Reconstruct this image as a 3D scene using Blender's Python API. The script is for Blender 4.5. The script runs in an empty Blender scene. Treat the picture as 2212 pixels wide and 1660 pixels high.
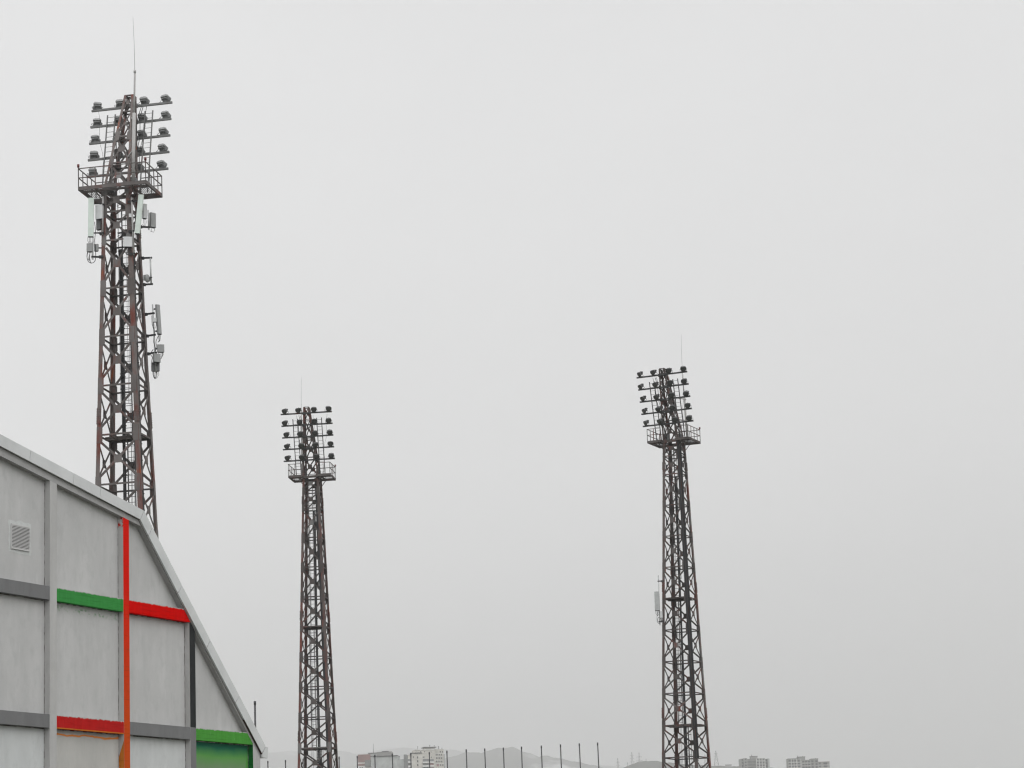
import bpy, math, random
from mathutils import Vector, Matrix
random.seed(7)
R = math.radians
scene = bpy.context.scene
COL = scene.collection

# ------------------------------------------------------------------ camera
EYE = 1.7
FPX, PITCH, ROLL = 5289.2, R(12.15), R(2.2417)      # focal length in units of a 2212 px wide frame
PW, PH = 2212.0, 1660.0
cam_d = bpy.data.cameras.new('camera')
cam = bpy.data.objects.new('camera', cam_d)
COL.objects.link(cam)
_F = Vector((0, math.cos(PITCH), math.sin(PITCH)))
_U = Vector((0, -math.sin(PITCH), math.cos(PITCH)))
_R = Vector((1, 0, 0))
_xc = _R * math.cos(ROLL) - _U * math.sin(ROLL)
_yc = _R * math.sin(ROLL) + _U * math.cos(ROLL)
m3 = Matrix((_xc, _yc, -_F)).transposed()
cam.matrix_world = Matrix.Translation((0, 0, EYE)) @ m3.to_4x4()
cam_d.sensor_width = 36.0
cam_d.lens = 36.0 * FPX / PW
cam_d.clip_start = 0.5
cam_d.clip_end = 60000
scene.camera = cam


def at(x, y, Y):
    """world point seen at picture position (x, y) at forward distance Y"""
    a, b = x - PW / 2, PH / 2 - y
    d = _xc * a + _yc * b + _F * FPX
    return Vector((0, 0, EYE)) + d * (Y / d.y)


# ------------------------------------------------------------------ helpers
class MB:
    """collects shapes into one mesh"""

    def __init__(self):
        self.v, self.f, self.m, self.s = [], [], [], []

    def add(self, verts, faces, mi=0, smooth=False):
        o = len(self.v)
        self.v += [tuple(p) for p in verts]
        for k, f in enumerate(faces):
            self.f.append([i + o for i in f])
            self.m.append(mi[k] if isinstance(mi, (list, tuple)) else mi)
            self.s.append(smooth)
        return self

    def box(self, x0, x1, y0, y1, z0, z1, mi=0):
        v = [(x, y, z) for z in (z0, z1) for y in (y0, y1) for x in (x0, x1)]
        return self.add(v, [(0, 2, 3, 1), (4, 5, 7, 6), (0, 1, 5, 4), (2, 6, 7, 3), (0, 4, 6, 2), (1, 3, 7, 5)], mi)

    def loft(self, A, B, mi=0, cap=True, smooth=False):
        n = len(A)
        fs = [(i, (i + 1) % n, n + (i + 1) % n, n + i) for i in range(n)]
        if cap:
            fs += [tuple(range(n - 1, -1, -1)), tuple(range(n, 2 * n))]
        return self.add(list(A) + list(B), fs, mi, smooth)

    def bar(self, a, b, w, h, up=(0, 0, 1), mi=0):
        a, b = Vector(a), Vector(b)
        t = (b - a).normalized()
        u = Vector(up)
        s = t.cross(u)
        if s.length < 1e-4:
            s = t.cross(Vector((1, 0, 0)))
        s.normalize()
        u = s.cross(t).normalized()
        q = [(-w / 2, -h / 2), (w / 2, -h / 2), (w / 2, h / 2), (-w / 2, h / 2)]
        return self.loft([a + s * i + u * j for i, j in q], [b + s * i + u * j for i, j in q], mi)

    def tube(self, pts, r, n=6, mi=0, r2=None):
        pts = [Vector(p) for p in pts]
        rings = []
        ref = None
        for i, p in enumerate(pts):
            t = (pts[min(i + 1, len(pts) - 1)] - pts[max(i - 1, 0)]).normalized()
            if ref is None:
                ref = t.orthogonal().normalized()
            ref = (ref - t * ref.dot(t))
            ref = ref.normalized() if ref.length > 1e-5 else t.orthogonal().normalized()
            bn = t.cross(ref)
            rr = r if r2 is None else r + (r2 - r) * i / max(1, len(pts) - 1)
            rings.append([p + (ref * math.cos(2 * math.pi * k / n) + bn * math.sin(2 * math.pi * k / n)) * rr for k in range(n)])
        v = [p for g in rings for p in g]
        f = []
        for i in range(len(pts) - 1):
            for k in range(n):
                f.append((i * n + k, i * n + (k + 1) % n, (i + 1) * n + (k + 1) % n, (i + 1) * n + k))
        f += [tuple(range(n - 1, -1, -1)), tuple((len(pts) - 1) * n + k for k in range(n))]
        return self.add(v, f, mi, n > 6)

    def plate(self, poly, nrm, th, mi=0):
        nv = Vector(nrm).normalized() * th
        A = [Vector(p) - nv / 2 for p in poly]
        return self.loft(A, [p + nv for p in A], mi)

    def build(self, name, mats, parent=None):
        me = bpy.data.meshes.new(name)
        me.from_pydata(self.v, [], self.f)
        for m in (mats if isinstance(mats, (list, tuple)) else [mats]):
            me.materials.append(m)
        for p, mi, s in zip(me.polygons, self.m, self.s):
            p.material_index = mi
            p.use_smooth = s
        import bmesh
        bm = bmesh.new()
        bm.from_mesh(me)
        bmesh.ops.recalc_face_normals(bm, faces=bm.faces)
        bm.to_mesh(me)
        bm.free()
        o = bpy.data.objects.new(name, me)
        COL.objects.link(o)
        if parent:
            o.parent = parent
        return o


def tag(o, label=None, cat=None, group=None, kind=None):
    if label:
        o['label'] = label
    if cat:
        o['category'] = cat
    if group:
        o['group'] = group
    if kind:
        o['kind'] = kind
    return o


def empty(name, loc=(0, 0, 0), rz=0.0, parent=None):
    o = bpy.data.objects.new(name, None)
    COL.objects.link(o)
    o.location = loc
    o.rotation_euler = (0, 0, rz)
    if parent:
        o.parent = parent
    return o


def copy_tree(o, parent=None):
    c = o.copy()
    COL.objects.link(c)
    c.parent = parent
    for ch in KIDS(o):
        copy_tree(ch, c)
    return c


def KIDS(o):
    return [x for x in list(COL.objects) if x.parent == o]


# ------------------------------------------------------------------ materials
class NT:
    def __init__(self, name):
        self.mat = bpy.data.materials.new(name)
        self.mat.use_nodes = True
        self.t = self.mat.node_tree
        self.b = self.t.nodes['Principled BSDF']

    def n(self, typ, **kw):
        nd = self.t.nodes.new(typ)
        for k, v in kw.items():
            setattr(nd, k, v)
        return nd

    def link(self, a, b):
        self.t.links.new(a, b)

    def coord(self, kind='Object', scale=(1, 1, 1)):
        if kind == 'Position':
            src = self.n('ShaderNodeNewGeometry').outputs['Position']
        else:
            src = self.n('ShaderNodeTexCoord').outputs[kind]
        mp = self.n('ShaderNodeMapping')
        mp.inputs['Scale'].default_value = scale
        self.link(src, mp.inputs['Vector'])
        return mp.outputs['Vector']

    def noise(self, vec, scale, detail=4, rough=.55):
        nz = self.n('ShaderNodeTexNoise')
        nz.inputs['Scale'].default_value = scale
        nz.inputs['Detail'].default_value = detail
        nz.inputs['Roughness'].default_value = rough
        self.link(vec, nz.inputs['Vector'])
        return nz.outputs['Fac']

    def ramp(self, fac, a, b, va=0.0, vb=1.0):
        mr = self.n('ShaderNodeMapRange')
        mr.inputs['From Min'].default_value = a
        mr.inputs['From Max'].default_value = b
        mr.inputs['To Min'].default_value = va
        mr.inputs['To Max'].default_value = vb
        self.link(fac, mr.inputs['Value'])
        return mr.outputs['Result']

    def math(self, op, a, b=None):
        m = self.n('ShaderNodeMath', operation=op)
        for i, x in enumerate((a, b)):
            if x is None:
                continue
            if isinstance(x, (int, float)):
                m.inputs[i].default_value = x
            else:
                self.link(x, m.inputs[i])
        return m.outputs[0]

    def mix(self, fac, a, b, mode='MIX'):
        mx = self.n('ShaderNodeMix', data_type='RGBA', blend_type=mode)
        for sock, x in ((mx.inputs[0], fac), (mx.inputs[6], a), (mx.inputs[7], b)):
            if isinstance(x, (int, float)):
                sock.default_value = x
            elif isinstance(x, tuple):
                sock.default_value = (*x, 1.0) if len(x) == 3 else x
            else:
                self.link(x, sock)
        return mx.outputs[2]

    def sep(self, vec):
        s = self.n('ShaderNodeSeparateXYZ')
        self.link(vec, s.inputs[0])
        return s.outputs

    def out(self, color, rough=.8, metal=0.0, bump=None, bstr=.3, spec=.3):
        if isinstance(color, tuple):
            self.b.inputs['Base Color'].default_value = (*color, 1)
        else:
            self.link(color, self.b.inputs['Base Color'])
        self.b.inputs['Roughness'].default_value = rough
        self.b.inputs['Metallic'].default_value = metal
        self.b.inputs['Specular IOR Level'].default_value = spec
        if bump is not None:
            bp = self.n('ShaderNodeBump')
            bp.inputs['Strength'].default_value = bstr
            bp.inputs['Distance'].default_value = .02
            self.link(bump, bp.inputs['Height'])
            self.link(bp.outputs[0], self.b.inputs['Normal'])
        return self.mat


def m_simple(name, col, rough=.7, metal=0.0, var=.25, sc=3.0, spec=.3):
    t = NT(name)
    f = t.noise(t.coord('Object'), sc, 5)
    dark = tuple(c * (1 - var) for c in col)
    lite = tuple(min(1, c * (1 + var)) for c in col)
    return t.out(t.mix(t.ramp(f, .3, .7), dark, lite), rough, metal, spec=spec)


def m_steel(name, rust=.5, base=(.145, .132, .128), orange=.5, low=(.085, .075, .072)):
    """weathered painted structural steel with rust"""
    t = NT(name)
    p = t.coord('Position', (1, 1, .35))
    n1 = t.noise(p, 1.3, 6, .6)
    n2 = t.noise(t.coord('Position', (1, 1, .5)), .55, 3)
    n3 = t.noise(t.coord('Position', (1, 1, .16)), 2.6, 5, .65)
    rnd = t.n('ShaderNodeObjectInfo').outputs['Random']
    c = t.mix(t.ramp(n2, .35, .65), low, base)
    c = t.mix(t.ramp(rnd, .86, .93, 0, .75), c, (.17, .17, .168))
    mask = t.ramp(t.math('ADD', n1, t.ramp(rnd, 0, 1, -.05, .05)), .66 - .22 * rust, .80 - .18 * rust)
    c = t.mix(mask, c, (.13, .036, .026))
    c = t.mix(t.ramp(n3, .72 - .1 * orange, .80 - .1 * orange, 0, .85), c, (.30, .075, .018))
    return t.out(c, .75, 0.0, t.noise(t.coord('Position'), 9, 3), .15, .25)


M = {}
M['steel'] = m_steel('rusty painted steel')
M['leg_steel'] = m_steel('leg steel', rust=.85, orange=1.15, base=(.155, .138, .132), low=(.10, .08, .075))
M['dark_steel'] = m_steel('dark grey steel', rust=.15, base=(.075, .075, .077), orange=.1, low=(.05, .05, .052))
M['arm'] = m_steel('grey painted arm', rust=.05, base=(.17, .172, .171), orange=.05, low=(.13, .132, .13))
M['mast'] = m_steel('galvanised mast', rust=.1, base=(.40, .395, .39), orange=.25, low=(.29, .285, .28))
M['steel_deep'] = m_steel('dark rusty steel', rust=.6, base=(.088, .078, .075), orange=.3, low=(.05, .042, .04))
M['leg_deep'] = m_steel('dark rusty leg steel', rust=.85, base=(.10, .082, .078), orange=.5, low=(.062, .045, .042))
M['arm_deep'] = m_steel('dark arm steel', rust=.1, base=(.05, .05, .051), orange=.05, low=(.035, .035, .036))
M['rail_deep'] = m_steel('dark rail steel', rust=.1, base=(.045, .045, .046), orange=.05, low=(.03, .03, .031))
M['lamp_deep'] = m_simple('dark floodlight casting', (.075, .076, .077), .55, 0.0, .22, 6)
M['galv'] = m_simple('galvanised pipe', (.42, .43, .43), .5, .3)
M['black_cable'] = m_simple('black cable', (.018, .018, .02), .55)
M['black_metal'] = m_simple('black bracket', (.022, .022, .024), .6)
M['lamp'] = m_simple('floodlight casting', (.125, .128, .128), .55, 0.0, .22, 6)
M['lamp_top'] = m_simple('floodlight lid', (.235, .24, .238), .5, 0.0, .2, 6)
M['radome'] = m_simple('pale green radome', (.55, .62, .575), .45, 0, .08)
M['equip'] = m_simple('light grey equipment', (.56, .57, .575), .5, 0, .08)
M['equip_pale'] = m_simple('weathered grey equipment', (.36, .37, .372), .5, 0, .1)
M['equip_dark'] = m_simple('dark grey equipment', (.12, .122, .125), .5, 0, .1)
M['equip_mid'] = m_simple('mid grey equipment', (.26, .265, .265), .5, 0, .1)
M['red_lens'] = m_simple('red beacon', (.10, .02, .02), .3, 0, .1)
t = NT('floodlight glass')
M['glass'] = t.out((.032, .034, .035), .15, 0, spec=.5)
M['post'] = m_simple('dark post', (.045, .045, .048), .6, 0, .2, 2)

# ---- the hall
def m_plaster(name, base, tint_low=None, streak=.09, spray=None, extra=None):
    t = NT(name)
    o = t.coord('Object')
    st = t.noise(t.coord('Object', (1.1, 1.1, .14)), 1.5, 4, .55)
    bl = t.noise(t.coord('Object', (1, 1, .6)), .9, 6, .68)
    fi = t.noise(o, 26, 3, .6)
    c = t.mix(t.ramp(st, .3, .72), tuple(x * (1 - streak) for x in base), tuple(x * (1 + streak * .55) for x in base))
    c = t.mix(t.ramp(bl, .38, .66, 0, .6), c, tuple(x * .84 for x in base))
    c = t.mix(t.ramp(fi, .60, .72, 0, .22), c, tuple(x * .55 for x in base))
    mo = t.noise(t.coord('Object', (1, 1, .45)), 3.2, 6, .7)
    c = t.mix(t.ramp(mo, .50, .72, 0, .5), c, tuple(x * .74 for x in base))
    ru = t.noise(t.coord('Object', (6, 6, .22)), 1.5, 4, .6)
    c = t.mix(t.ramp(ru, .64, .76, 0, .4), c, tuple(x * .68 for x in base))
    pale = t.noise(t.coord('Object', (5, 5, .5)), 1.1, 3, .5)
    c = t.mix(t.ramp(pale, .70, .78, 0, .35), c, (.56, .57, .565))
    if extra:
        c = extra(t, c, o)
    return t.out(c, .88, 0, t.noise(o, 14, 4), .12, .15)


GREY = (.455, .455, .451)
GREYL = (.505, .52, .518)
M['panel'] = m_plaster('plaster panel', GREY)
M['panel_light'] = m_plaster('pale plaster panel', GREYL)
M['concrete'] = m_plaster('concrete frame', (.42, .417, .41), streak=.1)
M['rake'] = m_plaster('rake beam', (.35, .347, .342), streak=.12)
t = NT('dark edge strip')
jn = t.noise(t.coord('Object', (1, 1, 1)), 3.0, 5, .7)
M['edge_strip'] = t.out(t.mix(t.ramp(jn, .42, .58), (.34, .335, .33), (.05, .04, .035)), .9)
M['slate'] = m_plaster('slate grey paint', (.165, .167, .169), streak=.12)
M['charcoal'] = m_plaster('charcoal paint', (.022, .024, .025), streak=.1)


def m_paint(name, c0, c1=None, z0=0, z1=1, under=(.37, .37, .36), wear=.68, zedge=None):
    """brushed wall paint, worn through to the concrete in places; c0->c1 is a sprayed fade from z0 to z1"""
    t = NT(name)
    o = t.coord('Object')
    z = t.sep(o)[2]
    br = t.noise(t.coord('Object', (3, 3, .5)), 2.4, 5, .6)
    c = c0
    if c1:
        f = t.ramp(t.math('ADD', z, t.ramp(t.noise(o, 1.7, 3), 0, 1, -.6, .6)), z0, z1)
        c = t.mix(f, c0, c1)
    c = t.mix(t.ramp(br, .35, .7, 0, .45), c, tuple(x * .62 for x in c0), 'MIX') if not c1 else t.mix(t.ramp(br, .35, .7, 0, .12), c, (.2, .03, .01))
    lay = t.noise(t.coord('Object', (.5, .5, 7)), 2.0, 4, .6)      # long brush or roller marks
    c = t.mix(t.ramp(lay, .52, .66, 0, .45), c, tuple(x * .5 for x in c0))
    wn = t.noise(t.coord('Object', (2.5, 2.5, .8)), 4.5, 6, .7)
    if zedge:
        d = t.math('SUBTRACT', zedge[1], z)
        rag = t.math('SUBTRACT', d, t.ramp(t.noise(o, 6, 4, .6), .35, .75, 0, .075))
        c = t.mix(t.ramp(rag, -.008, .008, 1, 0), c, under)
    c = t.mix(t.ramp(wn, wear, wear + .09, 0, .8), c, under)
    return t.out(c, .85, 0, br, .1, 0.0)


M['red'] = m_paint('red paint', (.58, .002, .001), zedge=(13.052, 13.528))
M['red_dull'] = m_paint('dull red paint', (.42, .014, .013), zedge=(8.4, 9.035))
M['green'] = m_paint('green paint', (.042, .24, .055), wear=.66, zedge=(13.052, 13.528))
M['green_bright'] = m_paint('bright green paint', (.068, .28, .045), wear=.64, zedge=(8.5, 9.035))
M['green_deep'] = m_paint('deep green paint', (.006, .13, .022), wear=.8)
M['red_orange'] = m_paint('red to orange spray', (.42, .085, .012), (.60, .008, .004), 6.2, 14.0, wear=.74)
M['orange'] = m_paint('orange spray', (.48, .15, .02), wear=.7)
# side of the red pilaster: concrete with splashes of red near the top and rusty drips on the joint
def splash(t, c, o):
    z = t.sep(o)[2]
    n = t.noise(o, 5.0, 3, .5)
    top = t.ramp(z, 15.75, 16.3)
    f = t.ramp(t.math('MULTIPLY', n, top), .42, .52)
    c = t.mix(f, c, (.45, .02, .01))
    n2 = t.noise(o, 2.3, 4, .6)
    return t.mix(t.ramp(n2, .69, .74, 0, .6), c, (.30, .12, .03))


M['concrete_splash'] = m_plaster('splashed concrete', (.44, .435, .425), streak=.1, extra=splash)


def sprayed(t, c, o):
    """green spray on the lowest right panel: a dark teal band on top, fading down to bare plaster, with green edges"""
    s = t.sep(o)
    wob = t.ramp(t.noise(o, 1.3, 3), 0, 1, -.14, .14)
    z = t.math('ADD', s[2], wob)
    x = s[0]
    fade = t.ramp(z, 7.35, 8.05)
    c = t.mix(t.math('MULTIPLY', t.ramp(z, 4.5, 8.0), .28), c, (.20, .30, .17))
    left = t.ramp(x, 4.95, 4.72)
    right = t.ramp(x, 8.45, 8.75)
    e = t.math('MAXIMUM', t.math('MULTIPLY', left, .75), right)
    c = t.mix(t.math('MAXIMUM', t.math('MULTIPLY', fade, .88), e), c, (.08, .28, .052))
    return t.mix(t.ramp(z, 8.02, 8.42), c, (.01, .125, .072))


M['panel_spray'] = m_plaster('green sprayed panel', (.17, .185, .155), extra=sprayed)


def beige(t, c, o):
    s = t.sep(o)
    w = t.math('ADD', s[2], t.ramp(t.noise(o, 1.4, 2), 0, 1, -.12, .12))
    d = t.math('ABSOLUTE', t.math('SUBTRACT', w, 8.40))
    return t.mix(t.ramp(d, .05, .02, 0, .95), c, (.62, .19, .02))


M['panel_beige'] = m_plaster('beige tinted panel', (.44, .435, .415), extra=beige)


def under_green(t, c, o):
    s = t.sep(o)
    n = t.noise(t.coord('Object', (2, 2, 3)), 3.2, 4, .6)
    near = t.ramp(t.math('ABSOLUTE', t.math('SUBTRACT', s[2], 12.86)), .16, .04)
    side = t.ramp(s[0], -.1, .05, 1, 0)
    return t.mix(t.math('MULTIPLY', t.math('MULTIPLY', t.ramp(n, .5, .62), near), t.math('MULTIPLY', side, .6)), c, (.07, .22, .07))


M['panel_mid'] = m_plaster('plaster panel under green beam', GREY, extra=under_green)
t = NT('white coated sheet metal')
f = t.noise(t.coord('Object', (1, 1, 1)), .9, 4)
M['fascia'] = t.out(t.mix(t.ramp(f, .3, .7), (.47, .482, .482), (.55, .562, .562)), .42, 0, spec=.4)
M['roof'] = m_simple('roof sheet', (.42, .43, .43), .55)
M['soffit'] = m_simple('dark soffit', (.07, .045, .04), .8)
M['vent_white'] = m_simple('white vent', (.48, .478, .475), .5, 0, .06)
M['vent_dark'] = m_simple('vent depth', (.012, .012, .012), .9)
M['patch'] = m_simple('fresh plaster patch', (.47, .485, .478), .9, 0, .08, 9)

# ---- far things
def m_far(name, col):
    return m_simple(name, col, .9, 0, .16, .25)


M['panel_block'] = m_far('concrete block wall', (.25, .247, .24))
M['cream'] = m_far('cream render', (.48, .465, .43))
M['pale_block'] = m_far('pale block wall', (.36, .375, .372))
M['brick'] = m_far('red brick', (.21, .13, .122))
M['block_grey'] = m_far('grey loggia', (.17, .175, .175))
M['white_band'] = m_far('white parapet', (.62, .62, .61))
M['window'] = m_simple('dark window', (.035, .038, .042), .25, 0, .3, .4)
M['window_pink'] = m_simple('curtained window', (.26, .16, .16), .5, 0, .2, .4)
M['dark_roof'] = m_far('dark roof edge', (.07, .07, .072))
M['pylon'] = m_simple('pylon steel', (.13, .135, .135), .6)


def m_hill(name, base, dark, snow, lo, hi, sc):
    t = NT(name)
    p = t.coord('Position', (1, .5, 1))
    a = t.noise(p, sc, 7, .62)
    b = t.noise(t.coord('Position', (1, .3, 2.6)), sc * 3.2, 5, .6)
    c = t.mix(t.ramp(a, .35, .65), dark, base)
    if snow:
        c = t.mix(t.ramp(b, lo, hi, 0, .42), c, (.85, .86, .88))
    return t.out(c, .95, spec=.1)


M['mountain'] = m_hill('snow streaked mountain', (.10, .10, .095), (.04, .043, .04), True, .57, .66, .0012)
M['far_mountain'] = m_hill('far mountain', (.10, .10, .098), (.045, .05, .045), True, .54, .64, .0012)
M['hill'] = m_hill('bare hill', (.07, .072, .064), (.045, .048, .042), False, 0, 0, .01)
t = NT('grass and gravel')
p = t.coord('Position')
c = t.mix(t.ramp(t.noise(p, .02, 6, .6), .4, .6), (.055, .07, .03), (.13, .125, .105))
c = t.mix(t.ramp(t.noise(p, 3, 4), .4, .7, 0, .5), c, (.16, .155, .14))
M['ground'] = t.out(c, .95)
t = NT('asphalt')
p = t.coord('Position')
M['asphalt'] = t.out(t.mix(t.ramp(t.noise(p, 40, 3), .35, .7), (.04, .04, .042), (.075, .074, .073)), .9)

# ------------------------------------------------------------------ world and sun
SUN_EL, SUN_AZ = R(48), R(125)       # azimuth from the forward direction: behind the camera, to the right
w = bpy.data.worlds.new('World')
scene.world = w
w.use_nodes = True
nt = w.node_tree
bg = nt.nodes['Background']
geo = nt.nodes.new('ShaderNodeTexCoord')
sep = nt.nodes.new('ShaderNodeSeparateXYZ')
nt.links.new(geo.outputs['Generated'], sep.inputs[0])


def wmath(op, a, b):
    m = nt.nodes.new('ShaderNodeMath')
    m.operation = op
    for i, x in enumerate((a, b)):
        if isinstance(x, (int, float)):
            m.inputs[i].default_value = x
        else:
            nt.links.new(x, m.inputs[i])
    return m.outputs[0]


# overcast: brighter overhead and to the left, greyer low on the right, faint cloud texture
cr = nt.nodes.new('ShaderNodeValToRGB')
el = cr.color_ramp.elements
stops = [(0.0, .55), (.04, .62), (.10, .72), (.18, .80), (.28, .79), (.36, .785), (.6, 1.1), (1.0, 1.4)]
while len(el) < len(stops):
    el.new(.5)
for e, (ps, v) in zip(el, stops):
    e.position = ps
    e.color = (v * .999, v * .9995, v * 1.003, 1)
nt.links.new(sep.outputs[2], cr.inputs[0])
mp = nt.nodes.new('ShaderNodeMapping')
mp.inputs['Scale'].default_value = (3, 3, 7)
nt.links.new(geo.outputs['Generated'], mp.inputs[0])
nz = nt.nodes.new('ShaderNodeTexNoise')
nz.inputs['Scale'].default_value = 1.3
nz.inputs['Detail'].default_value = 3
nt.links.new(mp.outputs[0], nz.inputs['Vector'])
low = nt.nodes.new('ShaderNodeMapRange')           # the low cloud on the right is the greyest part
low.inputs['From Min'].default_value = .0
low.inputs['From Max'].default_value = .32
low.inputs['To Min'].default_value = -.58
low.inputs['To Max'].default_value = -.08
nt.links.new(sep.outputs[2], low.inputs['Value'])
side = wmath('MULTIPLY', sep.outputs[0], low.outputs[0])
cloud = wmath('MULTIPLY', wmath('SUBTRACT', nz.outputs['Fac'], .5), .13)
back = nt.nodes.new('ShaderNodeMapRange')          # extra sky gain behind the camera, added to brighten the hall wall
back.interpolation_type = 'SMOOTHSTEP'
back.inputs['From Min'].default_value = .55
back.inputs['From Max'].default_value = -.6
back.inputs['To Min'].default_value = 1.0
back.inputs['To Max'].default_value = 1.68
nt.links.new(sep.outputs[1], back.inputs['Value'])
gain = wmath('MULTIPLY', wmath('ADD', wmath('ADD', side, cloud), 1.0), back.outputs[0])
vm = nt.nodes.new('ShaderNodeVectorMath')
vm.operation = 'SCALE'
nt.links.new(cr.outputs[0], vm.inputs[0])
nt.links.new(gain, vm.inputs['Scale'])
sky = nt.nodes.new('ShaderNodeTexSky')
sky.sky_type = 'NISHITA'
sky.sun_disc = False
sky.sun_elevation = SUN_EL
sky.sun_rotation = SUN_AZ
bw = nt.nodes.new('ShaderNodeRGBToBW')
nt.links.new(sky.outputs[0], bw.inputs[0])
thin = nt.nodes.new('ShaderNodeVectorMath')
thin.operation = 'SCALE'
cmb = nt.nodes.new('ShaderNodeCombineXYZ')
for i in range(3):
    nt.links.new(bw.outputs[0], cmb.inputs[i])
nt.links.new(cmb.outputs[0], thin.inputs[0])
thin.inputs['Scale'].default_value = .004
addv = nt.nodes.new('ShaderNodeVectorMath')
addv.operation = 'ADD'
nt.links.new(vm.outputs[0], addv.inputs[0])
nt.links.new(thin.outputs[0], addv.inputs[1])
nt.links.new(addv.outputs[0], bg.inputs['Color'])
bg.inputs['Strength'].default_value = 1.0

sd = bpy.data.lights.new('sun', 'SUN')
sd.energy = .9
sd.angle = R(60)
sd.color = (1, .99, .98)
so = bpy.data.objects.new('sun', sd)
COL.objects.link(so)
sdir = Vector((math.sin(SUN_AZ) * math.cos(SUN_EL), math.cos(SUN_AZ) * math.cos(SUN_EL), math.sin(SUN_EL)))
so.rotation_euler = sdir.to_track_quat('Z', 'Y').to_euler()

vs = scene.view_settings
vs.view_transform = 'Standard'
vs.look = 'None'
vs.exposure = 0
vs.gamma = 1
scene.cycles.use_denoising = True
scene.cycles.max_bounces = 6
scene.cycles.filter_width = 1.25
scene.cycles.volume_bounces = 1

# ------------------------------------------------------------------ ground and hills
TER = [(-1e9, 0), (450, 0), (1000, 38), (1700, 72), (2600, 106), (3600, 150), (5000, 190), (8000, 250), (1e9, 250)]


def terr(y):
    for (a, ha), (b, hb) in zip(TER, TER[1:]):
        if a <= y <= b:
            s = (y - a) / (b - a)
            return ha + (hb - ha) * s
    return 0


g = MB()
ys = [-3000, -1000, -300, 0, 100, 200, 300, 380, 450, 550, 700, 850, 1000, 1300, 1700, 2100, 2600, 3000, 3600, 4200, 5000, 6000, 8000, 12000, 17000]
xs = [-9000, -5000, -2500, -1200, -500, -150, 0, 150, 500, 1200, 2500, 5000, 9000]
gv = [(x, y, terr(y)) for y in ys for x in xs]
nx = len(xs)
g.add(gv, [(j * nx + i, j * nx + i + 1, (j + 1) * nx + i + 1, (j + 1) * nx + i) for j in range(len(ys) - 1) for i in range(nx - 1)])
tag(g.build('ground', M['ground']), kind='structure')
g = MB()
g.box(-40, 40, -20, 70, -.05, .02)
tag(g.build('pavement', M['asphalt']), kind='structure')
# bank behind the pitch that carries the net posts
g = MB()
g.add([(-130, 246, -.5), (130, 225, -.5), (130, 248, 9), (-130, 258, 9), (-130, 270, 9), (130, 262, 9), (130, 285, -.5), (-130, 295, -.5)],
      [(0, 1, 2, 3), (3, 2, 5, 4), (4, 5, 6, 7), (0, 3, 4, 7), (1, 6, 5, 2), (0, 7, 6, 1)])
tag(g.build('earth_bank', M['ground']), kind='structure')


def interp(prof, x):
    for (a, ya), (b, yb) in zip(prof, prof[1:]):
        if a <= x <= b:
            s = (x - a) / (b - a)
            s = s * s * (3 - 2 * s) * .4 + s * .6
            return ya + (yb - ya) * s
    return prof[0][1] if x < prof[0][0] else prof[-1][1]


def ridge(name, prof, D, depth, mat, seed, step, rough):
    """hill whose crest follows prof (picture px) at distance D: a real height field with front and back slopes"""
    rnd = random.Random(seed)
    x0, x1 = prof[0][0], prof[-1][0]
    cols = int((x1 - x0) / step)
    rows = 15
    ph = [rnd.uniform(0, 6.28) for _ in range(12)]
    v = []
    for i in range(cols + 1):
        px = x0 + (x1 - x0) * i / cols
        P = at(px, interp(prof, px), D)
        P.z += rough * (math.sin(i * .9 + ph[0]) + .6 * math.sin(i * 2.3 + ph[1])) * .12
        for j in range(rows):
            s = j / (rows - 1) * 2 - 1            # -1 front foot .. 1 back foot
            y = D + s * depth
            base = terr(max(y, 0)) - 8
            fall = (1 - abs(s)) ** 1.15
            h = base + (P.z - base) * fall
            wob = (math.sin(i * .55 + j * 1.3 + ph[2]) + math.sin(i * 1.2 - j * 2.1 + ph[3]) * .6) * rough * fall * (1 - fall) * 2
            v.append((P.x * (y / D) if s < 0 else P.x, y, h + wob))
    f = [(i * rows + j, (i + 1) * rows + j, (i + 1) * rows + j + 1, i * rows + j + 1) for i in range(cols) for j in range(rows - 1)]
    mb = MB()
    mb.add(v, f, 0, True)
    o = mb.build(name, mat)
    return tag(o, kind='structure')


def S(x, y):                          # full-size photograph px -> 2212 px wide frame
    return (x / 1.8517, y / 1.8517)


far_prof = [S(x, y) for x, y in [(-600, 3060), (300, 3040), (800, 3024), (1074, 3010), (1120, 3009), (1168, 3004), (1185, 3005), (1280, 3002), (1355, 3004), (1397, 3010), (1420, 3016),
                                 (1460, 3013), (1500, 3004), (1540, 2998), (1575, 2995), (1600, 2993), (1650, 2993), (1680, 2995), (1740, 2996), (1780, 2997), (1817, 3000), (1850, 3010), (1900, 3018), (2000, 3030), (2300, 3060), (2700, 3075), (3300, 3090), (4800, 3110)]]
ridge('far_mountain', far_prof, 14200, 3000, M['far_mountain'], 3, 9, 14)
near_prof = [S(x, y) for x, y in [(1500, 3085), (1700, 3050), (1800, 3030), (1861, 3011), (1904, 3009), (1925, 3014), (1953, 3002), (1988, 2993.5), (2017, 2991.5), (2049, 2989), (2055, 2990), (2070, 2998), (2092, 3007),
                                  (2127, 3017), (2156, 3027), (2165, 3025), (2180, 3023), (2214, 3030), (2300, 3047), (2387, 3064), (2420, 3072), (2600, 3095), (3000, 3120)]]
ridge('mountain', near_prof, 8200, 2000, M['mountain'], 5, 5, 9)
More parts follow.
